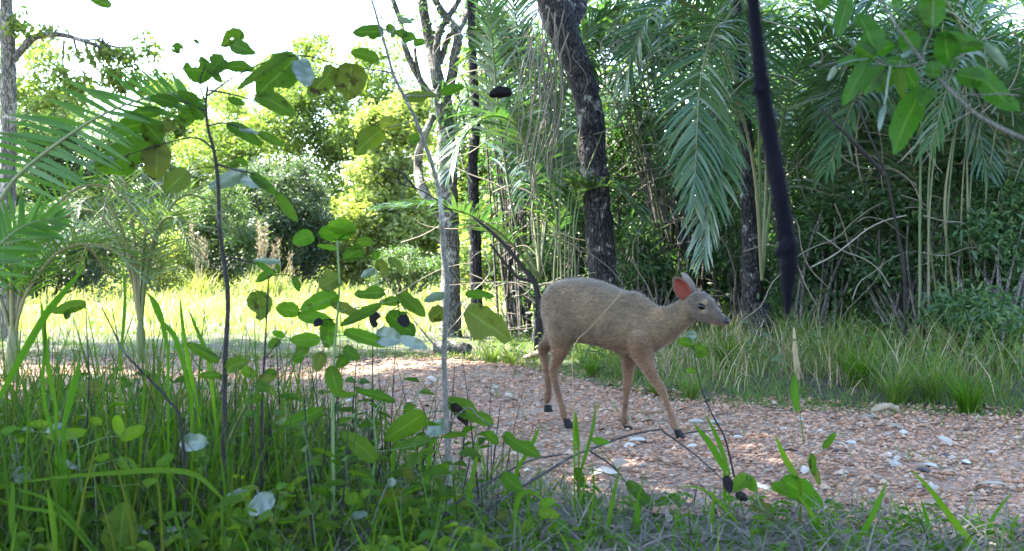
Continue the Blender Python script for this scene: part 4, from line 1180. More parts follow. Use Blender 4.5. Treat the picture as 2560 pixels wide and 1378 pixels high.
def plant(name, label, category, stems, leaves, d, stem_mat, group=None, r=.006, jit=.05, dmap=None, rooted=True):
    """stems: lists of (px, py[, dd]); the first is the main stem, lengthened to the ground.
    leaves: (base x, base y, tip x, tip y, width px, material key[, bites])"""
    def W(p): return at(p[0], p[1], d + (p[2] if len(p) > 2 else 0))
    main = [W(p) for p in stems[0]]
    if rooted:
        g = main[0].copy(); g[0] += .01; g[2] = gz(g[0], g[1]) - .02
        if main[0][2] > g[2] + .03: main = [g] + main
    base = main[0].copy()
    root = thing(name, label, category, tuple(base), group)
    allp = []
    for k, s in enumerate(stems):
        pts = main if k == 0 else [W(p) for p in s]
        P = resample(pts, max(12, 7 * len(pts)))
        r0 = r if k == 0 else r * .33
        b = Bag(); tube(b, P, np.linspace(r0, r0 * .4, len(P)), 8, None, .05)
        link('stem' if k == 0 else 'twig', b.mesh('stem', base), stem_mat, parent=root)
        allp.append(P)
    allp = np.concatenate(allp)
    for lf in leaves:
        bx, by, tx, ty, wpx, mk = lf[:6]; bites = lf[6] if len(lf) > 6 else 0
        near = allp[np.argmin(np.linalg.norm(allp[:, [0, 2]] - at(bx, by, d)[[0, 2]], axis=1))]
        db = near[1] + lr.uniform(-jit, jit) * .4
        P0 = at(bx, by, db); ln = math.hypot(tx - bx, ty - by) / FPX * d
        P1 = at(tx, ty, db + lr.uniform(-.55, .35) * ln)
        big_leaf(P0, P1, 1.15 * wpx / FPX * d, M[mk], bites=bites, holes=1 if bites > 1 else 0, parent=root, off=base, petiole=near,
                 arch=lr.uniform(.02, .13), fold=lr.uniform(.08, .35), roll=lr.uniform(-.35, .35))
    return root

S, Y_, O, G, K, H = 'sapling', 'sapling_young', 'olive', 'grey', 'black', 'herb'
plant('leafy_sapling', 'tall thin dark-stemmed sapling with chewed round leaves against the sky', 'sapling',
      [[(553, 1378), (556, 1250), (560, 1100), (563, 900), (570, 750), (558, 640), (548, 560), (546, 470), (540, 410), (533, 370), (520, 320), (515, 270), (518, 215)],
       [(540, 380), (505, 350), (470, 345), (440, 352), (400, 362), (330, 385), (235, 420)],
       [(518, 225), (575, 235), (633, 252), (665, 268)],
       [(515, 260), (500, 200), (540, 130), (600, 100)],
       [(518, 240), (590, 190), (680, 150), (760, 140), (840, 160), (905, 175)],
       [(540, 410), (590, 425), (640, 440), (700, 500), (742, 555)],
       [(520, 315), (560, 308), (620, 325), (680, 340)],
       [(516, 280), (480, 262), (430, 250), (380, 243)], [(560, 640), (600, 650), (640, 660)]],
      [(397, 362, 392, 448, 66, O, 1), (470, 428, 412, 482, 50, O, 1), (400, 362, 235, 418, 82, S, 1), (282, 395, 202, 415, 16, G), (368, 308, 279, 328, 42, S), (360, 305, 405, 358, 52, S, 1), (395, 318, 436, 322, 30, O, 1),
       (405, 278, 322, 286, 26, S), (447, 262, 373, 242, 28, S), (478, 270, 450, 312, 44, S, 1), (512, 294, 474, 264, 36, S), (497, 252, 443, 229, 22, S, 1), (532, 180, 455, 172, 58, S, 3), (560, 146, 518, 186, 46, S, 3), (530, 178, 556, 208, 18, S),
       (455, 113, 430, 131, 26, S, 2), (484, 99, 499, 111, 9, S), (608, 80, 550, 116, 38, S, 2), (578, 110, 641, 134, 34, S, 1), (563, 166, 637, 172, 27, S, 1), (720, 134, 590, 226, 22, S), (744, 143, 640, 242, 78, S, 1), (640, 236, 738, 290, 42, S, 1),
       (748, 150, 772, 216, 48, G, 1), (836, 168, 770, 242, 48, O, 1), (880, 158, 868, 252, 72, O, 1), (568, 310, 656, 366, 30, S), (645, 332, 712, 366, 20, S), (600, 325, 650, 333, 10, G), (616, 430, 520, 472, 34, G), (603, 448, 676, 470, 24, G),
       (628, 434, 692, 486, 24, S), (690, 484, 744, 556, 24, S), (595, 402, 575, 420, 14, S), (620, 410, 590, 398, 14, S), (570, 247, 612, 262, 18, S), (640, 655, 690, 690, 14, S)], 2.8, M['stem'], r=.0072)

plant('leafy_sapling', 'tall pale-stemmed sapling bending over in front of the pale mottled tree', 'sapling',
      [[(1130, 1378), (1125, 1250), (1118, 1100), (1112, 950), (1110, 890), (1115, 780), (1118, 700), (1108, 620), (1100, 500), (1083, 420), (1062, 360), (1040, 300), (1010, 240), (985, 190), (965, 120), (950, 70), (928, -5)],
       [(1110, 890), (1075, 850), (1050, 820), (1010, 770), (985, 730)], [(985, 185), (955, 178), (915, 172), (880, 160)], [(950, 70), (975, 80), (1010, 95)], [(1010, 240), (1060, 240), (1110, 236)], [(1040, 300), (1000, 312), (960, 322)],
       [(1112, 800), (1150, 760), (1170, 745)], [(1118, 1060), (1170, 1020), (1200, 1045), (1260, 1085)]],
      [(945, 148, 874, 130, 30, S, 1), (960, 78, 880, 82, 32, S, 1), (1020, 86, 984, 80, 20, S), (1006, 92, 1064, 110, 30, S, 2), (995, 48, 1032, 58, 15, G), (1006, 243, 1094, 238, 26, O, 1), (1098, 236, 1162, 216, 22, S), (1002, 314, 946, 306, 30, O, 1),
       (956, 324, 884, 388, 54, O, 1), (1050, 344, 1020, 354, 24, S), (970, 60, 985, 95, 22, S, 1), (1115, 737, 1058, 754, 22, G), (1112, 775, 1073, 802, 38, O), (1165, 774, 1280, 852, 70, O, 1), (1163, 734, 1237, 742, 22, S, 1),
       (1000, 735, 1064, 792, 36, S, 1), (968, 785, 1037, 840, 48, S, 2), (1115, 1000, 1237, 1062, 42, S, 1), (1122, 1055, 1064, 1088, 34, G), (1062, 1034, 958, 1102, 52, S), (1258, 1085, 1352, 1142, 34, S, 1), (1214, 1080, 1246, 1112, 24, S),
       (1075, 1098, 984, 1122, 26, S), (1130, 1010, 1170, 1065, 24, K), (1255, 1185, 1308, 1228, 34, S)], 3.0, M['stem_grey'], r=.0075)

plant('leafy_shoot', 'green-stemmed shoot with a broad double leaf at its top in front of the clearing', 'shoot',
      [[(832, 1378), (833, 1200), (832, 1000), (836, 880), (846, 760), (848, 700), (843, 600)], [(846, 745), (800, 760), (750, 780)], [(846, 780), (890, 770), (950, 760), (1000, 750)], [(840, 840), (880, 838), (940, 840), (1000, 846)], [(836, 870), (800, 850), (730, 850)]],
      [(886, 576, 796, 584, 44, Y_), (890, 578, 818, 562, 36, Y_), (784, 588, 730, 607, 36, Y_), (845, 622, 792, 614, 13, Y_), (890, 604, 934, 606, 22, S), (908, 624, 857, 648, 34, S, 1), (930, 646, 952, 630, 17, S), (944, 650, 966, 696, 28, O, 1), (972, 645, 1008, 684, 22, O, 1),
       (938, 674, 902, 694, 18, G), (850, 694, 798, 722, 46, O, 1), (845, 738, 748, 776, 40, Y_), (748, 780, 688, 770, 36, Y_), (745, 788, 836, 806, 30, Y_), (830, 762, 902, 786, 26, O, 1), (962, 732, 884, 736, 32, S, 1), (952, 762, 848, 816, 24, S), (1002, 752, 946, 758, 22, S),
       (937, 780, 935, 820, 26, K, 1), (1000, 790, 1020, 818, 26, K), (940, 835, 1006, 852, 44, G), (1000, 845, 1070, 872, 26, G), (860, 830, 968, 866, 30, Y_), (822, 800, 820, 872, 38, Y_), (800, 850, 724, 850, 32, Y_), (712, 842, 680, 830, 16, Y_), (805, 800, 784, 816, 18, K),
       (826, 915, 846, 992, 38, S), (806, 880, 790, 932, 28, O), (770, 860, 740, 890, 30, S), (860, 870, 900, 900, 30, S), (870, 890, 840, 920, 26, S)], 2.9, M['stem_green'], r=.0048)

plant('leafy_shoot', 'dark-stemmed shoot with a hanging olive leaf beside the green-stemmed shoot', 'shoot',
      [[(655, 1378), (652, 1200), (655, 1000), (662, 880), (668, 760), (672, 690)], [(668, 745), (640, 725), (610, 735), (580, 745)], [(660, 900), (700, 850), (740, 800)], [(655, 960), (690, 930), (730, 900)]],
      [(700, 655, 632, 651, 14, G), (688, 676, 638, 704, 20, S, 1), (640, 728, 652, 802, 54, O, 1), (700, 680, 690, 660, 10, S), (735, 690, 748, 730, 16, S), (700, 850, 670, 870, 22, S), (730, 900, 760, 890, 24, S), (690, 930, 650, 950, 26, S), (655, 990, 610, 1010, 22, S), (655, 960, 690, 990, 20, O), (640, 940, 600, 920, 24, S)], 2.95, M['stem'], r=.0042)

plant('leafy_shoot', 'low shoot with long drooping leaves under the bent sapling', 'shoot',
      [[(905, 1378), (915, 1300), (930, 1200), (940, 1120), (935, 1040), (960, 1000)], [(940, 1130), (1010, 1120), (1080, 1100)], [(935, 1060), (880, 1010), (820, 1020)]],
      [(808, 1024, 706, 1064, 28, S), (988, 1004, 884, 974, 20, S), (888, 985, 840, 990, 14, S), (942, 1152, 854, 1078, 40, S), (1022, 1234, 938, 1252, 38, O, 1), (832, 1228, 776, 1246, 22, H), (970, 1264, 986, 1312, 28, S), (1030, 1205, 1010, 1170, 22, O), (900, 1180, 940, 1215, 22, H), (880, 1240, 905, 1270, 26, H), (1000, 1270, 1040, 1290, 20, H)], 2.95, M['stem_green'], r=.004)

plant('leafy_shoot', 'seedling with one pale upturned leaf below the deer chin', 'seedling',
      [[(1832, 1175), (1812, 1095), (1785, 1045), (1758, 985), (1742, 920), (1733, 862)]],
      [(1733, 850, 1724, 826, 20, G), (1733, 862, 1695, 852, 22, S), (1735, 865, 1768, 878, 22, S), (1738, 890, 1770, 885, 14, S), (1745, 930, 1715, 925, 14, S)], 4.2, M['stem'], r=.004)

plant('herb_plant', 'broad-leaved herb on the near edge of the gravel right of the fallen twig', 'herb',
      [[(1930, 1378), (1915, 1300), (1890, 1240), (1870, 1190)], [(1900, 1270), (1850, 1240), (1820, 1190)], [(1890, 1240), (1940, 1210), (1990, 1150), (2010, 1110)], [(1890, 1250), (1960, 1200), (2030, 1140), (2085, 1090)]],
      [(1956, 1198, 2058, 1274, 52, Y_), (1890, 1250, 1934, 1305, 38, O, 1), (1872, 1192, 1830, 1228, 34, Y_), (1866, 1190, 1890, 1230, 26, Y_), (1815, 1190, 1826, 1234, 22, K), (1840, 1235, 1870, 1250, 20, K), (1930, 1210, 1975, 1235, 26, Y_), (2029, 1134, 2032, 1190, 18, S), (2058, 1122, 2090, 1082, 16, S), (1960, 1300, 1990, 1340, 30, Y_), (1900, 1320, 1870, 1355, 26, Y_), (2040, 1170, 2050, 1215, 14, O),
       (1985, 938, 1993, 1034, 18, Y_)], 3.2, M['stem_green'], r=.004)
plant('herb_plant', 'small herb with hanging pointed leaves beside the broken stones', 'herb',
      [[(1600, 1378), (1610, 1300), (1630, 1250), (1660, 1230)], [(1625, 1260), (1590, 1215), (1560, 1200)]],
      [(1666, 1242, 1650, 1304, 40, Y_), (1568, 1203, 1634, 1278, 28, S), (1700, 1250, 1670, 1240, 22, Y_), (1480, 1100, 1524, 1106, 16, Y_), (1440, 1170, 1462, 1220, 22, S)], 3.3, M['stem_green'], r=.0035)
plant('herb_plant', 'low two-leaved herb at the foot of the grass blades', 'herb', [[(1730, 1390), (1728, 1360), (1730, 1345)]], [(1717, 1336, 1672, 1330, 24, Y_), (1742, 1352, 1733, 1306, 30, Y_), (1760, 1350, 1790, 1330, 18, Y_)], 3.05, M['stem_green'], r=.003)

# yellowish herbs along the bottom
plant('herb_plant', 'pale yellow-green herb with long leaves in the tall grass', 'herb',
      [[(210, 1300), (200, 1180), (190, 1100), (150, 1070)], [(195, 1120), (260, 1095), (305, 1090), (350, 1085)], [(190, 1100), (100, 1080), (30, 1085)], [(200, 1180), (290, 1150), (340, 1165)], [(205, 1220), (300, 1215), (390, 1205)]],
      [(217, 1080, 113, 1092, 26, H), (82, 1073, 26, 1092, 15, G), (160, 1061, 113, 1080, 15, G), (305, 1090, 289, 1038, 24, H), (302, 1098, 364, 1068, 28, H), (294, 1150, 347, 1172, 26, H), (55, 1207, 62, 1166, 42, G), (350, 1216, 396, 1200, 18, H), (390, 1166, 436, 1136, 20, H),
       (60, 1080, 0, 1078, 22, H), (20, 1190, -20, 1205, 30, H), (140, 1145, 205, 1175, 14, G), (235, 1150, 275, 1140, 16, H), (120, 1060, 70, 1062, 16, H), (255, 1060, 225, 1045, 18, H), (215, 1280, 195, 1285, 22, H), (30, 1085, 60, 1105, 20, H)], 2.75, M['stem_green'], r=.0035)
plant('herb_plant', 'cluster of small lime leaves at the foot of the dark sapling stem', 'herb',
      [[(600, 1400), (590, 1330), (580, 1290), (560, 1270)], [(590, 1330), (500, 1325), (420, 1320), (390, 1310)], [(585, 1310), (640, 1250), (690, 1220)], [(595, 1340), (540, 1360), (470, 1365)]],
      [(570, 1288, 618, 1338, 32, H), (518, 1300, 552, 1282, 20, H), (480, 1330, 540, 1305, 18, H), (470, 1300, 490, 1322, 16, H), (420, 1318, 386, 1328, 14, H), (455, 1322, 395, 1330, 12, G), (430, 1345, 400, 1355, 22, G), (450, 1360, 500, 1350, 18, H), (520, 1365, 560, 1375, 20, H), (610, 1280, 640, 1262, 18, H), (590, 1300, 600, 1270, 22, H), (690, 1220, 720, 1210, 14, H), (685, 1244, 620, 1284, 44, G), (637, 1218, 560, 1244, 14, G), (580, 1255, 625, 1230, 16, H), (385, 1300, 360, 1325, 14, H), (340, 1320, 370, 1335, 12, G)], 2.7, M['stem_green'], r=.003)
plant('herb_plant', 'straggling yellow-green herb over dry thatch between the two saplings', 'herb',
      [[(770, 1390), (790, 1330), (830, 1280), (860, 1240)], [(790, 1330), (740, 1290), (700, 1270)], [(830, 1280), (880, 1290), (930, 1310)], [(845, 1260), (800, 1240), (780, 1245)]],
      [(800, 1270, 770, 1260, 18, H), (850, 1240, 880, 1225, 24, H), (860, 1250, 900, 1245, 30, H), (820, 1290, 790, 1295, 20, H), (830, 1300, 812, 1330, 22, H), (880, 1290, 920, 1285, 18, G), (920, 1305, 950, 1320, 18, O), (880, 1340, 905, 1370, 26, H), (760, 1375, 838, 1364, 28, H), (800, 1345, 780, 1365, 20, H), (740, 1290, 715, 1300, 16, H), (700, 1272, 720, 1255, 16, H), (905, 1240, 925, 1225, 16, H), (970, 1210, 990, 1200, 20, G), (720, 1210, 735, 1230, 16, H)], 2.8, M['stem_green'], r=.003)
plant('herb_plant', 'bright herb tufted among grass below the fallen twig', 'herb',
      [[(1320, 1390), (1318, 1340), (1330, 1300), (1350, 1260)], [(1320, 1340), (1360, 1330), (1390, 1340)], [(1325, 1310), (1290, 1290), (1270, 1280)]],
      [(1335, 1300, 1300, 1335, 24, H), (1350, 1262, 1390, 1250, 20, H), (1345, 1280, 1400, 1290, 24, H), (1370, 1335, 1400, 1315, 26, H), (1320, 1345, 1290, 1365, 24, H), (1330, 1340, 1345, 1370, 26, H), (1275, 1280, 1240, 1300, 20, O), (1300, 1300, 1275, 1320, 16, H), (1145, 1270, 1180, 1262, 20, O), (1390, 1300, 1420, 1330, 22, H)], 2.95, M['stem_green'], r=.003)
plant('dark_leaf_plant', 'one big dark green leaf standing at the bottom of the tall grass', 'plant', [[(300, 1420), (299, 1390), (300, 1375)]], [(299, 1400, 314, 1252, 74, S)], 2.6, M['stem'], r=.004)
plant('round_leaf_plant', 'single yellow round leaf on a thin stalk in the tall grass', 'plant', [[(225, 1200), (228, 1080), (228, 992)]], [(200, 976, 260, 972, 38, O)], 2.9, M['stem'], r=.002)
plant('pointed_leaf_plant', 'single pointed leaf jutting from a stalk above the tall grass', 'plant', [[(215, 1150), (222, 950), (214, 770)]], [(214, 758, 128, 782, 28, S), (170, 775, 165, 800, 16, S)], 2.9, M['stem'], r=.003)
plant('grey_leaf_plant', 'grey withered leaf bent over beside the dark sapling stem', 'plant', [[(500, 1300), (515, 1200), (520, 1110)]], [(517, 1103, 448, 1112, 40, G), (498, 1118, 515, 1150, 34, S)], 2.75, M['stem'], r=.003)
plant('shadowed_leaf', 'dark leaf tip hanging from above in front of the white sky', 'leaf', [[(180, -60), (220, -20), (228, -4)]], [(222, -6, 280, 16, 24, S)], 2.4, M['stem'], r=.002, rooted=False)
plant('thin_stem_plant', 'thin dark leaning stems with two narrow leaves in the tall grass', 'plant',
      [[(455, 1080), (420, 1000), (370, 945), (310, 880), (285, 830), (255, 770)], [(565, 900), (500, 870), (470, 855)], [(570, 1110), (620, 1010), (645, 950), (700, 900), (760, 870)], [(560, 950), (530, 940), (490, 940)]],
      [(545, 905, 465, 858, 26, S), (555, 938, 492, 940, 18, S), (565, 925, 625, 900, 34, S, 2), (645, 950, 690, 945, 22, O), (640, 965, 675, 975, 24, S)], 2.75, M['stem'], r=.004)

# low herb layer between the plants
def herb_layer(name, label, n, x0, x1, y0, y1, hmax, L, mat, dens=None, hmin=.02):
    x, y = scatter(n, x0, x1, y0, y1, dens); m_ = len(x)
    bag = Bag()
    k = 7
    base = np.stack([x, y, ground_z(x, y)], 1); h = rng.uniform(hmin, hmax, m_); ln = rng.normal(size=(m_, 2)) * .25 * h[:, None]
    top = base + np.concatenate([ln, h[:, None]], 1)
    for a_, b_ in zip(base, top): tube(bag, [a_, (a_ + b_) / 2 + (0, 0, .01), b_], [.0016, .0013, .0008], 3, 4, cap=False)
    link(name + '_stems', bag.mesh(name + '_stems'), M['stem_green'], kind='stuff', label='thin green stems of the ' + label)
    t = np.tile(np.linspace(.45, 1, k), m_); i_ = np.repeat(np.arange(m_), k)
    p = base[i_] * (1 - t)[:, None] + top[i_] * t[:, None]
    a_ = np.tile(np.arange(k) * 2.4, m_) + np.repeat(rng.uniform(0, 6.28, m_), k)
    ax = np.stack([np.cos(a_), np.sin(a_), rng.uniform(-.35, .45, len(a_))], 1)
    s_ = L * rng.uniform(.55, 1.25, len(a_))
    nor = rand_dir(len(a_)) * .35 + (0, -.25, 1)
    link(name, mesh(name, *leaves6(p, ax, nor, s_, s_ * .5, .22, .2)), mat, kind='stuff', label=label)
herb_layer('herb_layer', 'low yellow-green herbs in the shade below the saplings', 230, -1.5, -.05, 2.35, 3.4, .15, .045, M['herb'], lambda x, y: smooth(-.1, .4, path_near(x) - y) * (.4 + .6 * patchy(x, y, 1.9)))
herb_layer('broadleaf_layer', 'darker broad-leaved seedlings through the tall grass', 110, -1.7, -.15, 2.5, 4.0, .36, .06, M['sapling'], lambda x, y: smooth(-.1, .4, path_near(x) - y), .12)
herb_layer('seedling_layer', 'small green seedlings along the near gravel edge', 110, -.2, 1.7, 2.6, 3.4, .09, .034, M['sapling_young'], lambda x, y: smooth(-.25, .2, path_near(x) - y))
herb_layer('verge_herbs', 'small leafy herbs mixed into the verge grass', 420, -1, 3.2, 5.6, 9.5, .3, .05, M['bush'], lambda x, y: smooth(.05, .5, y - path_far(x)) * patchy(x, y, 1.1, 4), .05)

# branch of big leaves at the upper right
Gk = 'glossy'
plant('big_leaved_branch', 'branch of big pointed green leaves reaching in before the shaded forest', 'branch',
      [[(2720, 420, .1), (2640, 385, .05), (2560, 348), (2490, 315), (2440, 285), (2400, 250), (2365, 215), (2330, 180), (2305, 150), (2245, 70), (2190, -20)],
       [(2548, 240), (2500, 235), (2440, 238), (2400, 228), (2365, 213)], [(2305, 158), (2260, 166), (2210, 162), (2175, 147)], [(2362, 205), (2368, 175), (2372, 160)], [(2330, 210), (2300, 190), (2285, 165)], [(2305, 150), (2315, 110), (2330, 75), (2335, 0)]],
      [(2335, -14, 2332, 70, 60, Gk), (2372, 166, 2360, 76, 56, Gk), (2346, 84, 2460, 112, 24, Gk), (2395, 126, 2460, 112, 24, Gk), (2462, 108, 2520, 172, 24, G), (2390, 186, 2470, 205, 44, Gk), (2440, 170, 2545, 278, 50, Gk), (2288, 126, 2258, 76, 48, Gk), (2336, 196, 2328, 150, 36, Gk),
       (2190, 132, 2146, 34, 58, Gk, 2), (2122, -12, 2094, 94, 36, Gk), (2192, 126, 2238, 114, 36, Gk), (2186, 150, 2138, 114, 38, Gk), (2180, 148, 2088, 158, 24, Gk), (2170, 152, 2106, 266, 38, Gk), (2218, 164, 2158, 238, 36, Gk), (2238, 170, 2190, 232, 38, Gk), (2247, 168, 2258, 248, 26, S), (2262, 166, 2294, 228, 38, Gk),
       (2306, 222, 2232, 388, 60, Gk, 1), (2322, 222, 2304, 268, 38, Gk), (2266, 160, 2212, 150, 24, Gk), (2250, 148, 2284, 125, 11, G), (2212, 262, 2198, 328, 13, G), (2090, 166, 2070, 202, 13, G), (2062, -8, 2042, 24, 32, Gk), (2230, -14, 2252, 20, 28, Gk), (2370, 170, 2392, 150, 20, Gk), (2520, 240, 2550, 280, 18, Gk)], 1.95, M['stem_grey'], r=.0045, rooted=False)

# dark vine hanging close to the camera
V0 = at(1870, -80, 1.15)
HV = thing('hanging_vine', 'thick dark blurred vine hanging down before the forest', 'vine', tuple(V0))
pts = [(1868, -260), (1872, -80), (1882, 0), (1893, 110), (1906, 220), (1924, 340), (1944, 450), (1958, 540), (1968, 610), (1972, 660), (1970, 720), (1968, 785)]
b = Bag(); tube(b, [at(a, c, 1.15 + .0002 * i * i) for i, (a, c) in enumerate(pts)], np.array([18, 17, 17, 18, 20, 22, 23, 22, 25, 24, 17, 7]) / FPX * 1.15, 12, 60, .06)
link('strand', b.mesh('strand', V0), M['vine'], parent=HV)
b = Bag(); tube(b, [at(1972, 600, 1.14), at(1950, 628, 1.13), at(1938, 640, 1.13)], [.005, .004, .002], 7, 8)
link('knot', b.mesh('knot', V0), M['vine'], parent=HV)
b = Bag(); tube(b, [at(1905, 215, 1.15), at(1888, 226, 1.14), at(1880, 240, 1.14)], [.005, .003, .001], 7, 8)
link('knot', b.mesh('knot', V0), M['vine'], parent=HV)

# single long grass blades that stand out
def one_blade(pts, wpx, d, mat, label, parent=None, ddp=0.0):
    P = resample([at(p[0], p[1], d + ddp * i) for i, p in enumerate(pts)], 16)
    if P[0][2] > gz(P[0][0], P[0][1]) + .02 and pts[0][1] >= pts[-1][1]:
        g = P[0].copy(); g[2] = gz(g[0], g[1]); P = np.vstack([g, P])
    T = norm(np.gradient(P, axis=0)); view = norm(CAM - P); sd = norm(np.cross(T, view)); nor = np.cross(sd, T)
    t = np.linspace(0, 1, len(P)); wv = (wpx / FPX * d * .5 * np.minimum(1, 1.15 * (1 - t ** 3)) * np.minimum(1, .45 + 2 * t) + .0003)[:, None]
    V = np.stack([P - sd * wv + nor * wv * .3, P, P + sd * wv + nor * wv * .3], 1).reshape(-1, 3)
    i = np.arange(len(P) - 1)[:, None] * 3
    F = np.concatenate([i + np.array([[0, 1, 4, 3]]), i + np.array([[1, 2, 5, 4]])])
    st = np.stack([np.tile([-1, 0, 1], len(P)), np.repeat(t, 3)], 1)
    o = link('grass_sprig', mesh('grass_sprig', V - P[0], F, st), mat); o.location = P[0]
    return o
NB = [([(555, 1245), (490, 1188), (404, 1176), (290, 1182), (145, 1194), (0, 1214)], 13, 2.6, 'long grass blade arching low over the herbs at the sapling foot'),
      ([(-10, 1010), (100, 810), (160, 730), (215, 665)], 18, 2.6, 'broad grass blade leaning across the tall grass stand'),
      ([(145, 1280), (150, 1150), (110, 1000), (112, 850), (120, 720)], 9, 2.7, None), ([(140, 1020), (118, 900), (108, 800), (100, 740)], 12, 2.7, None), ([(160, 1060), (185, 960), (200, 900)], 17, 2.7, None),
      ([(235, 1370), (180, 1300), (120, 1250), (20, 1215)], 10, 2.6, None), ([(230, 1378), (150, 1290), (60, 1270), (0, 1250)], 9, 2.55, None), ([(300, 900), (310, 800), (312, 720), (305, 640)], 8, 2.9, None), ([(420, 870), (395, 770), (360, 725)], 12, 2.9, None), ([(480, 1000), (440, 850), (400, 800), (370, 735)], 12, 2.85, None),
      ([(500, 1050), (470, 900), (455, 800), (450, 740)], 10, 3.0, None), ([(540, 1060), (520, 900), (490, 820), (470, 770)], 10, 3.0, None), ([(1812, 1176), (1775, 1110), (1732, 1058)], 16, 3.2, None), ([(1822, 1180), (1795, 1100), (1762, 1034)], 11, 3.2, None), ([(1436, 1130), (1436, 1070), (1438, 1025)], 7, 3.3, None), ([(1447, 1128), (1443, 1080), (1440, 1030)], 9, 3.3, None),
      ([(1510, 1368), (1530, 1260), (1548, 1168)], 11, 3.0, None), ([(1598, 1370), (1595, 1300), (1594, 1240)], 12, 3.0, None), ([(1778, 1370), (1780, 1290), (1787, 1210)], 10, 3.0, None), ([(2000, 1210), (1965, 1150), (1936, 1086)], 15, 3.2, None), ([(2130, 1380), (2180, 1290), (2220, 1198)], 14, 2.9, None),
      ([(2340, 1372), (2318, 1300), (2302, 1246)], 11, 2.95, None), ([(2445, 1374), (2390, 1310), (2330, 1230), (2276, 1172)], 15, 2.8, 'long dark grass blade slanting over the open gravel'), ([(2100, 1380), (2040, 1300), (1990, 1230)], 12, 3.0, None), ([(2080, 1378), (2050, 1330), (2020, 1290)], 13, 3.0, None), ([(1890, 1380), (1830, 1290), (1760, 1225), (1690, 1215)], 7, 3.1, None),
      ([(2460, 1378), (2480, 1300), (2530, 1230)], 10, 2.95, None), ([(2520, 1378), (2530, 1320), (2550, 1280)], 11, 2.95, None), ([(980, 1230), (985, 1130), (1010, 1075), (1025, 1110)], 10, 3.0, None), ([(1060, 1300), (1070, 1180), (1082, 1095), (1100, 1140)], 11, 3.0, None), ([(1160, 1350), (1170, 1250), (1190, 1150), (1195, 1095)], 11, 3.0, None),
      ([(1250, 1378), (1285, 1290), (1300, 1240), (1330, 1230), (1370, 1260)], 12, 2.95, None), ([(470, 1378), (440, 1300), (432, 1230), (425, 1180)], 8, 2.6, None), ([(40, 1378), (30, 1300), (32, 1230), (28, 1200)], 13, 2.5, None), ([(140, 1370), (130, 1290), (118, 1220)], 14, 2.5, None), ([(1290, 1180), (1330, 1110), (1352, 1060)], 10, 3.2, None), ([(1445, 1200), (1480, 1080), (1490, 1000)], 8, 3.3, None)]
for pts, wpx, d, lab in NB:
    o = one_blade(pts, wpx, d, M['blade'], lab)
    side = pts[0][0] < 700
    if lab: tag(o, lab, 'grass')
    elif side: tag(o, 'broad single grass blade standing out of the tall grass', 'grass', 'single blades in the tall grass')
    else: tag(o, 'broad single grass blade on the near edge of the gravel', 'grass', 'single blades on the near path edge')

# straw stalk in front of the deer, fallen twigs
def stick(name, pts, r, d, mat, label, category, ground=False, group=None):
    P = [at(p[0], p[1], d if len(p) < 3 else p[2]) for p in pts]
    b = Bag(); tube(b, P, np.linspace(r, r * .5, len(P)), 6, 8 * len(P), .08)
    o = link(name, b.mesh(name, P[0]), mat); o.location = P[0]
    return tag(o, label, category, group)
stick('straw_stalk', [(1437, 1130), (1432, 1000), (1435, 870), (1475, 820), (1540, 748), (1566, 716)], .0016, 4.2, M['straw'], 'bent straw stalk crossing in front of the deer flank', 'stalk')
stick('fallen_twig', [(1035, 1378, 2.95), (1129, 1270, 3.0), (1241, 1195, 3.2), (1332, 1150, 3.4), (1420, 1135, 3.7)], .0042, 3, M['stem'], 'thin dark twig leaning across the near grass towards the path', 'twig')
stick('fallen_twig', [(1110, 1375, 2.9), (1204, 1285, 3.05), (1317, 1210, 3.2), (1380, 1172, 3.4), (1435, 1139, 3.55), (1507, 1112, 3.7), (1577, 1087, 3.85), (1650, 1074, 4.0), (1662, 1082, 4.0), (1729, 1130, 3.85), (1811, 1203, 3.6), (1850, 1240, 3.5)], .0045, 3, M['stem'], 'long kinked dark twig lying over the gravel below the deer', 'twig')
stick('fallen_twig', [(1475, 1128, 3.6), (1530, 1165, 3.55), (1560, 1200, 3.5), (1590, 1240, 3.45)], .003, 3, M['stem'], 'short side twig hanging off the long kinked twig', 'twig')
stick('fallen_twig', [(1700, 1085, 4.5), (1760, 1078, 4.6), (1815, 1078, 4.7), (1860, 1090, 4.6)], .003, 3, M['stem'], 'thin curved twig beside the deer front hoof', 'twig')
# withered leaf hanging before the feathered fronds
b0 = at(1280, 232, 8.2)
big_leaf(b0, at(1222, 238, 8.15), 30 / FPX * 8.2, M['black'], roll=.3, fold=.5, arch=.1, name='withered_leaf')
wl = bpy.data.objects['withered_leaf']; tag(wl, 'black withered leaf caught among the tall feathered fronds', 'dead leaf')

# ---------------------------------------------------------------- stones, litter and the log
def stone_mesh(seed):
    r = np.random.default_rng(seed); bm = bmesh.new(); bmesh.ops.create_icosphere(bm, subdivisions=2, radius=1)
    k = r.normal(size=(5, 3)); k /= np.linalg.norm(k, axis=1)[:, None]; h = r.uniform(.25, .8, 5)
    for vv in bm.verts:
        p = np.array(vv.co)
        for a_, b_ in zip(k, h):
            e = p @ a_ - b_
            if e > 0: p = p - a_ * e * .85
        p *= np.array((1.2, .8, .48)) * (1 + .07 * r.normal())
        vv.co = p
    me = bpy.data.meshes.new('stone'); bm.to_mesh(me); bm.free()
    return me
M['stone_red'] = plain_mat('reddish_stone', [(.17, .10, .07), (.30, .185, .13), (.40, .29, .21)], .85, nscale=3, bump=.5)
M['stone_pale'] = plain_mat('pale_stone', [(.20, .185, .16), (.33, .31, .28), (.46, .44, .41)], .8, nscale=3, bump=.5)
M['stone_dark'] = plain_mat('dark_stone', [(.03, .03, .035), (.07, .065, .065)], .8, nscale=3, bump=.5)
sr = np.random.default_rng(5)
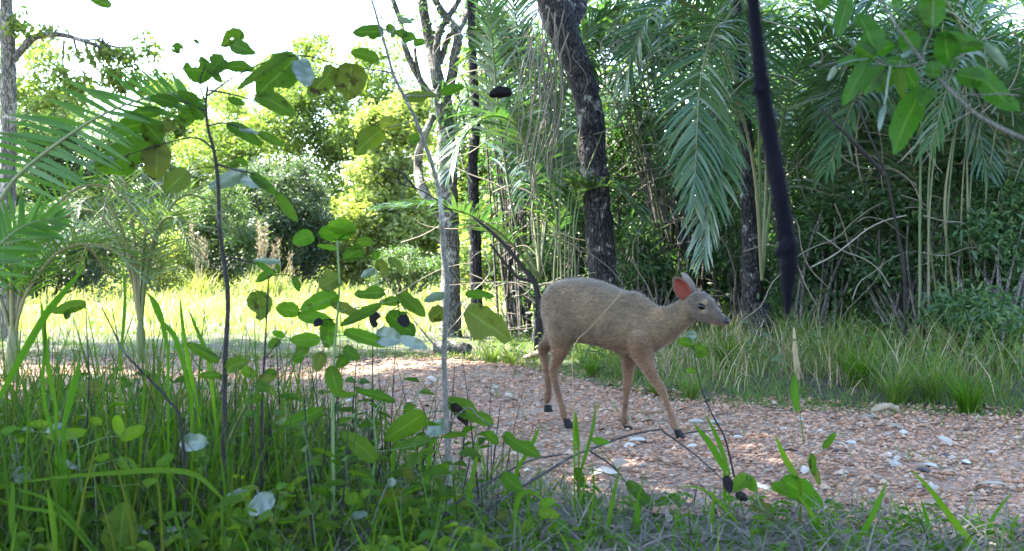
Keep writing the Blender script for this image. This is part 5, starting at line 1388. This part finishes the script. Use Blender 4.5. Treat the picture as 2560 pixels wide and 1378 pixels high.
variants = {k: [] for k in ('stone_red', 'stone_pale', 'stone_dark')}
for k in variants:
    for s_ in range(4):
        me = stone_mesh(s_ + 10 * len(k)); me.materials.append(M[k]); variants[k].append(me)
def put_stone(x, y, s, k, label, group):
    o = bpy.data.objects.new('stone', variants[k][sr.integers(0, 4)]); C.objects.link(o)
    o.location = (x, y, gz(x, y) + .006 + s * .22); s *= .8; o.scale = (s, s, s); o.rotation_euler = (sr.uniform(-.2, .2), sr.uniform(-.2, .2), sr.uniform(0, 6.28))
    tag(o, label, 'stone', group)
def ground_at(px, py):
    y = CAM_H * FPX / (py - 640); return (px - CX) / FPX * y, y
for px, py, s in ((1070, 970, .032), (1595, 1108, .036), (1575, 1120, .03), (1740, 1060, .04), (1790, 1062, .036), (1845, 1100, .03), (1605, 1165, .022), (2240, 1170, .035), (2330, 1175, .03), (2420, 1165, .028), (2260, 1085, .03), (2180, 1230, .022), (1520, 1120, .018), (1730, 1120, .025), (1230, 985, .022), (2130, 1110, .022), (2050, 1080, .02), (1170, 1010, .02), (1960, 1075, .022), (2300, 1225, .02), (1690, 1300, .035)):
    x, y = ground_at(px, py); put_stone(x, y, s, 'stone_pale', 'pale grey angular stone lying on the reddish gravel', 'pale stones on the path')
for px, py, s in ((1570, 1245, .06), (1625, 1235, .045), (1690, 1350, .075), (1540, 1270, .04), (1600, 1275, .035), (1650, 1290, .04), (2390, 1255, .025), (2490, 1260, .028), (1555, 1330, .03), (1500, 1030, .025), (1770, 1140, .022), (2100, 1140, .02), (1400, 1120, .02), (1330, 1050, .022), (1890, 1160, .02), (1930, 1045, .026), (2000, 1050, .024)):
    x, y = ground_at(px, py); put_stone(x, y, s, 'stone_red', 'reddish rounded stone lying on the gravel', 'reddish stones on the path')
for px, py, s in ((2095, 1135, .025), (2310, 1185, .03), (2365, 1145, .022), (1908, 1150, .018)):
    x, y = ground_at(px, py); put_stone(x, y, s, 'stone_dark', 'small black stone lying on the gravel', 'black stones on the path')
for i in range(70):
    x, y = on_path(1); x, y = float(x[0]), float(y[0])
    if abs(x) > y * .42 or y > 9: continue
    put_stone(x, y, sr.uniform(.012, .024), ('stone_red', 'stone_red', 'stone_pale')[i % 3], ('reddish rounded stone lying on the gravel', 'reddish rounded stone lying on the gravel', 'pale grey angular stone lying on the reddish gravel')[i % 3], ('reddish stones on the path', 'reddish stones on the path', 'pale stones on the path')[i % 3])
# dead leaves on the path and the verge
M['pale_litter'] = plain_mat('pale_fallen_leaf', [(.18, .14, .10), (.28, .235, .185), (.42, .38, .33)], .6, nscale=20)
for i, (px, py) in enumerate(((1780, 955), (1320, 895), (1810, 945), (2190, 1050), (1690, 1350), (2200, 1060), (1280, 1000), (1090, 965), (2240, 1165), (2400, 1160), (2260, 1080), (1300, 910), (1660, 985), (1850, 985), (1240, 980), (1480, 1190), (1530, 1175), (2120, 1130), (2330, 1240), (2440, 1230), (1900, 1290), (2380, 1120), (2010, 1190), (1930, 1230))):
    x, y = ground_at(px, py); L = lr.uniform(.05, .11); a_ = lr.uniform(0, 6.28)
    p0 = np.array((x, y, gz(x, y) + .016)); p1 = p0 + np.array((math.cos(a_) * L, math.sin(a_) * L, lr.uniform(.0, .02)))
    o = big_leaf(p0, p1, L * .42, M['pale_litter'], roll=lr.uniform(-.3, .3), arch=.12, fold=.3, name='fallen_leaf', facing=np.array((.1, -.2, 1.)), nvv=9, nu=5)
    tag(o, 'dry curled pale leaf lying on the ground by the path', 'dead leaf', 'dry leaves on the ground')
M['dry_wood'] = plain_mat('dry_wood', [(.10, .07, .04), (.20, .15, .095), (.28, .22, .15)], .85, nscale=25, bump=.5)
P0 = stand_on(1090, 9.6) + (0, 0, .04); P1 = stand_on(1172, 9.4) + (0, 0, .05)
b = Bag(); tube(b, [P0, (P0 + P1) / 2 + (0, 0, .01), P1], [.045, .05, .04], 10, 16, .1)
o = link('fallen_log', b.mesh('fallen_log', P0), M['bark_grey']); o.location = P0; tag(o, 'short grey log lying in the grass below the pale mottled tree', 'log')
P0 = stand_on(1310, 8.6) + (0, 0, .05); P1 = stand_on(1375, 8.3) + (0, 0, .06)
b = Bag(); tube(b, [P0 - (0, 0, .02), (P0 + P1) / 2 + (0, 0, .012), P1], [.012, .024, .015], 8, 14, .28)
o = link('pale_stick', b.mesh('pale_stick', P0), M['straw']); o.location = P0; tag(o, 'pale broken stick in the sunlit grass behind the deer hind leg', 'stick')
P0 = stand_on(2180, 5.75) + (0, 0, .03); P1 = stand_on(2245, 5.8) + (0, 0, .035)
b = Bag(); tube(b, [P0, (P0 + P1) / 2 + (0, 0, .015), P1], [.010, .018, .012], 8, 14, .25)
o = link('fallen_log', b.mesh('fallen_log', P0), M['dry_wood']); o.location = P0; tag(o, 'short tan piece of wood at the foot of the grass mound', 'wood')
P0 = stand_on(1996, 6.7); b = Bag(); tube(b, [P0 - (0, 0, .02), at(1994, 930, 6.7), at(1988, 880, 6.75), at(1985, 820, 6.8)], [.02, .017, .014, .006], 7, 14, .15)
o = link('pale_snag', b.mesh('pale_snag', P0), M['straw']); o.location = P0; tag(o, 'pale broken stub standing in the verge grass right of the muzzle', 'stub')

# ---------------------------------------------------------------- air
if HAZE:
    m, n, l, out = nt('haze_air')
    pv = n.new('ShaderNodeVolumePrincipled')
    pv.inputs['Color'].default_value = (.93, .97, 1.0, 1)
    pv.inputs['Density'].default_value = HAZE
    pv.inputs['Anisotropy'].default_value = .35
    l.new(pv.outputs[0], out.inputs['Volume'])
    hv = np.array([(x, y, z) for x in (-60, 60) for y in (-20, 60) for z in (-1.2, 14)], float)
    hf = np.array([(0, 1, 3, 2), (4, 6, 7, 5), (0, 4, 5, 1), (2, 3, 7, 6), (0, 2, 6, 4), (1, 5, 7, 3)])
    link('haze', mesh('haze', hv, hf, shade=False), m, kind='stuff', label='thin bright morning haze in the clearing')
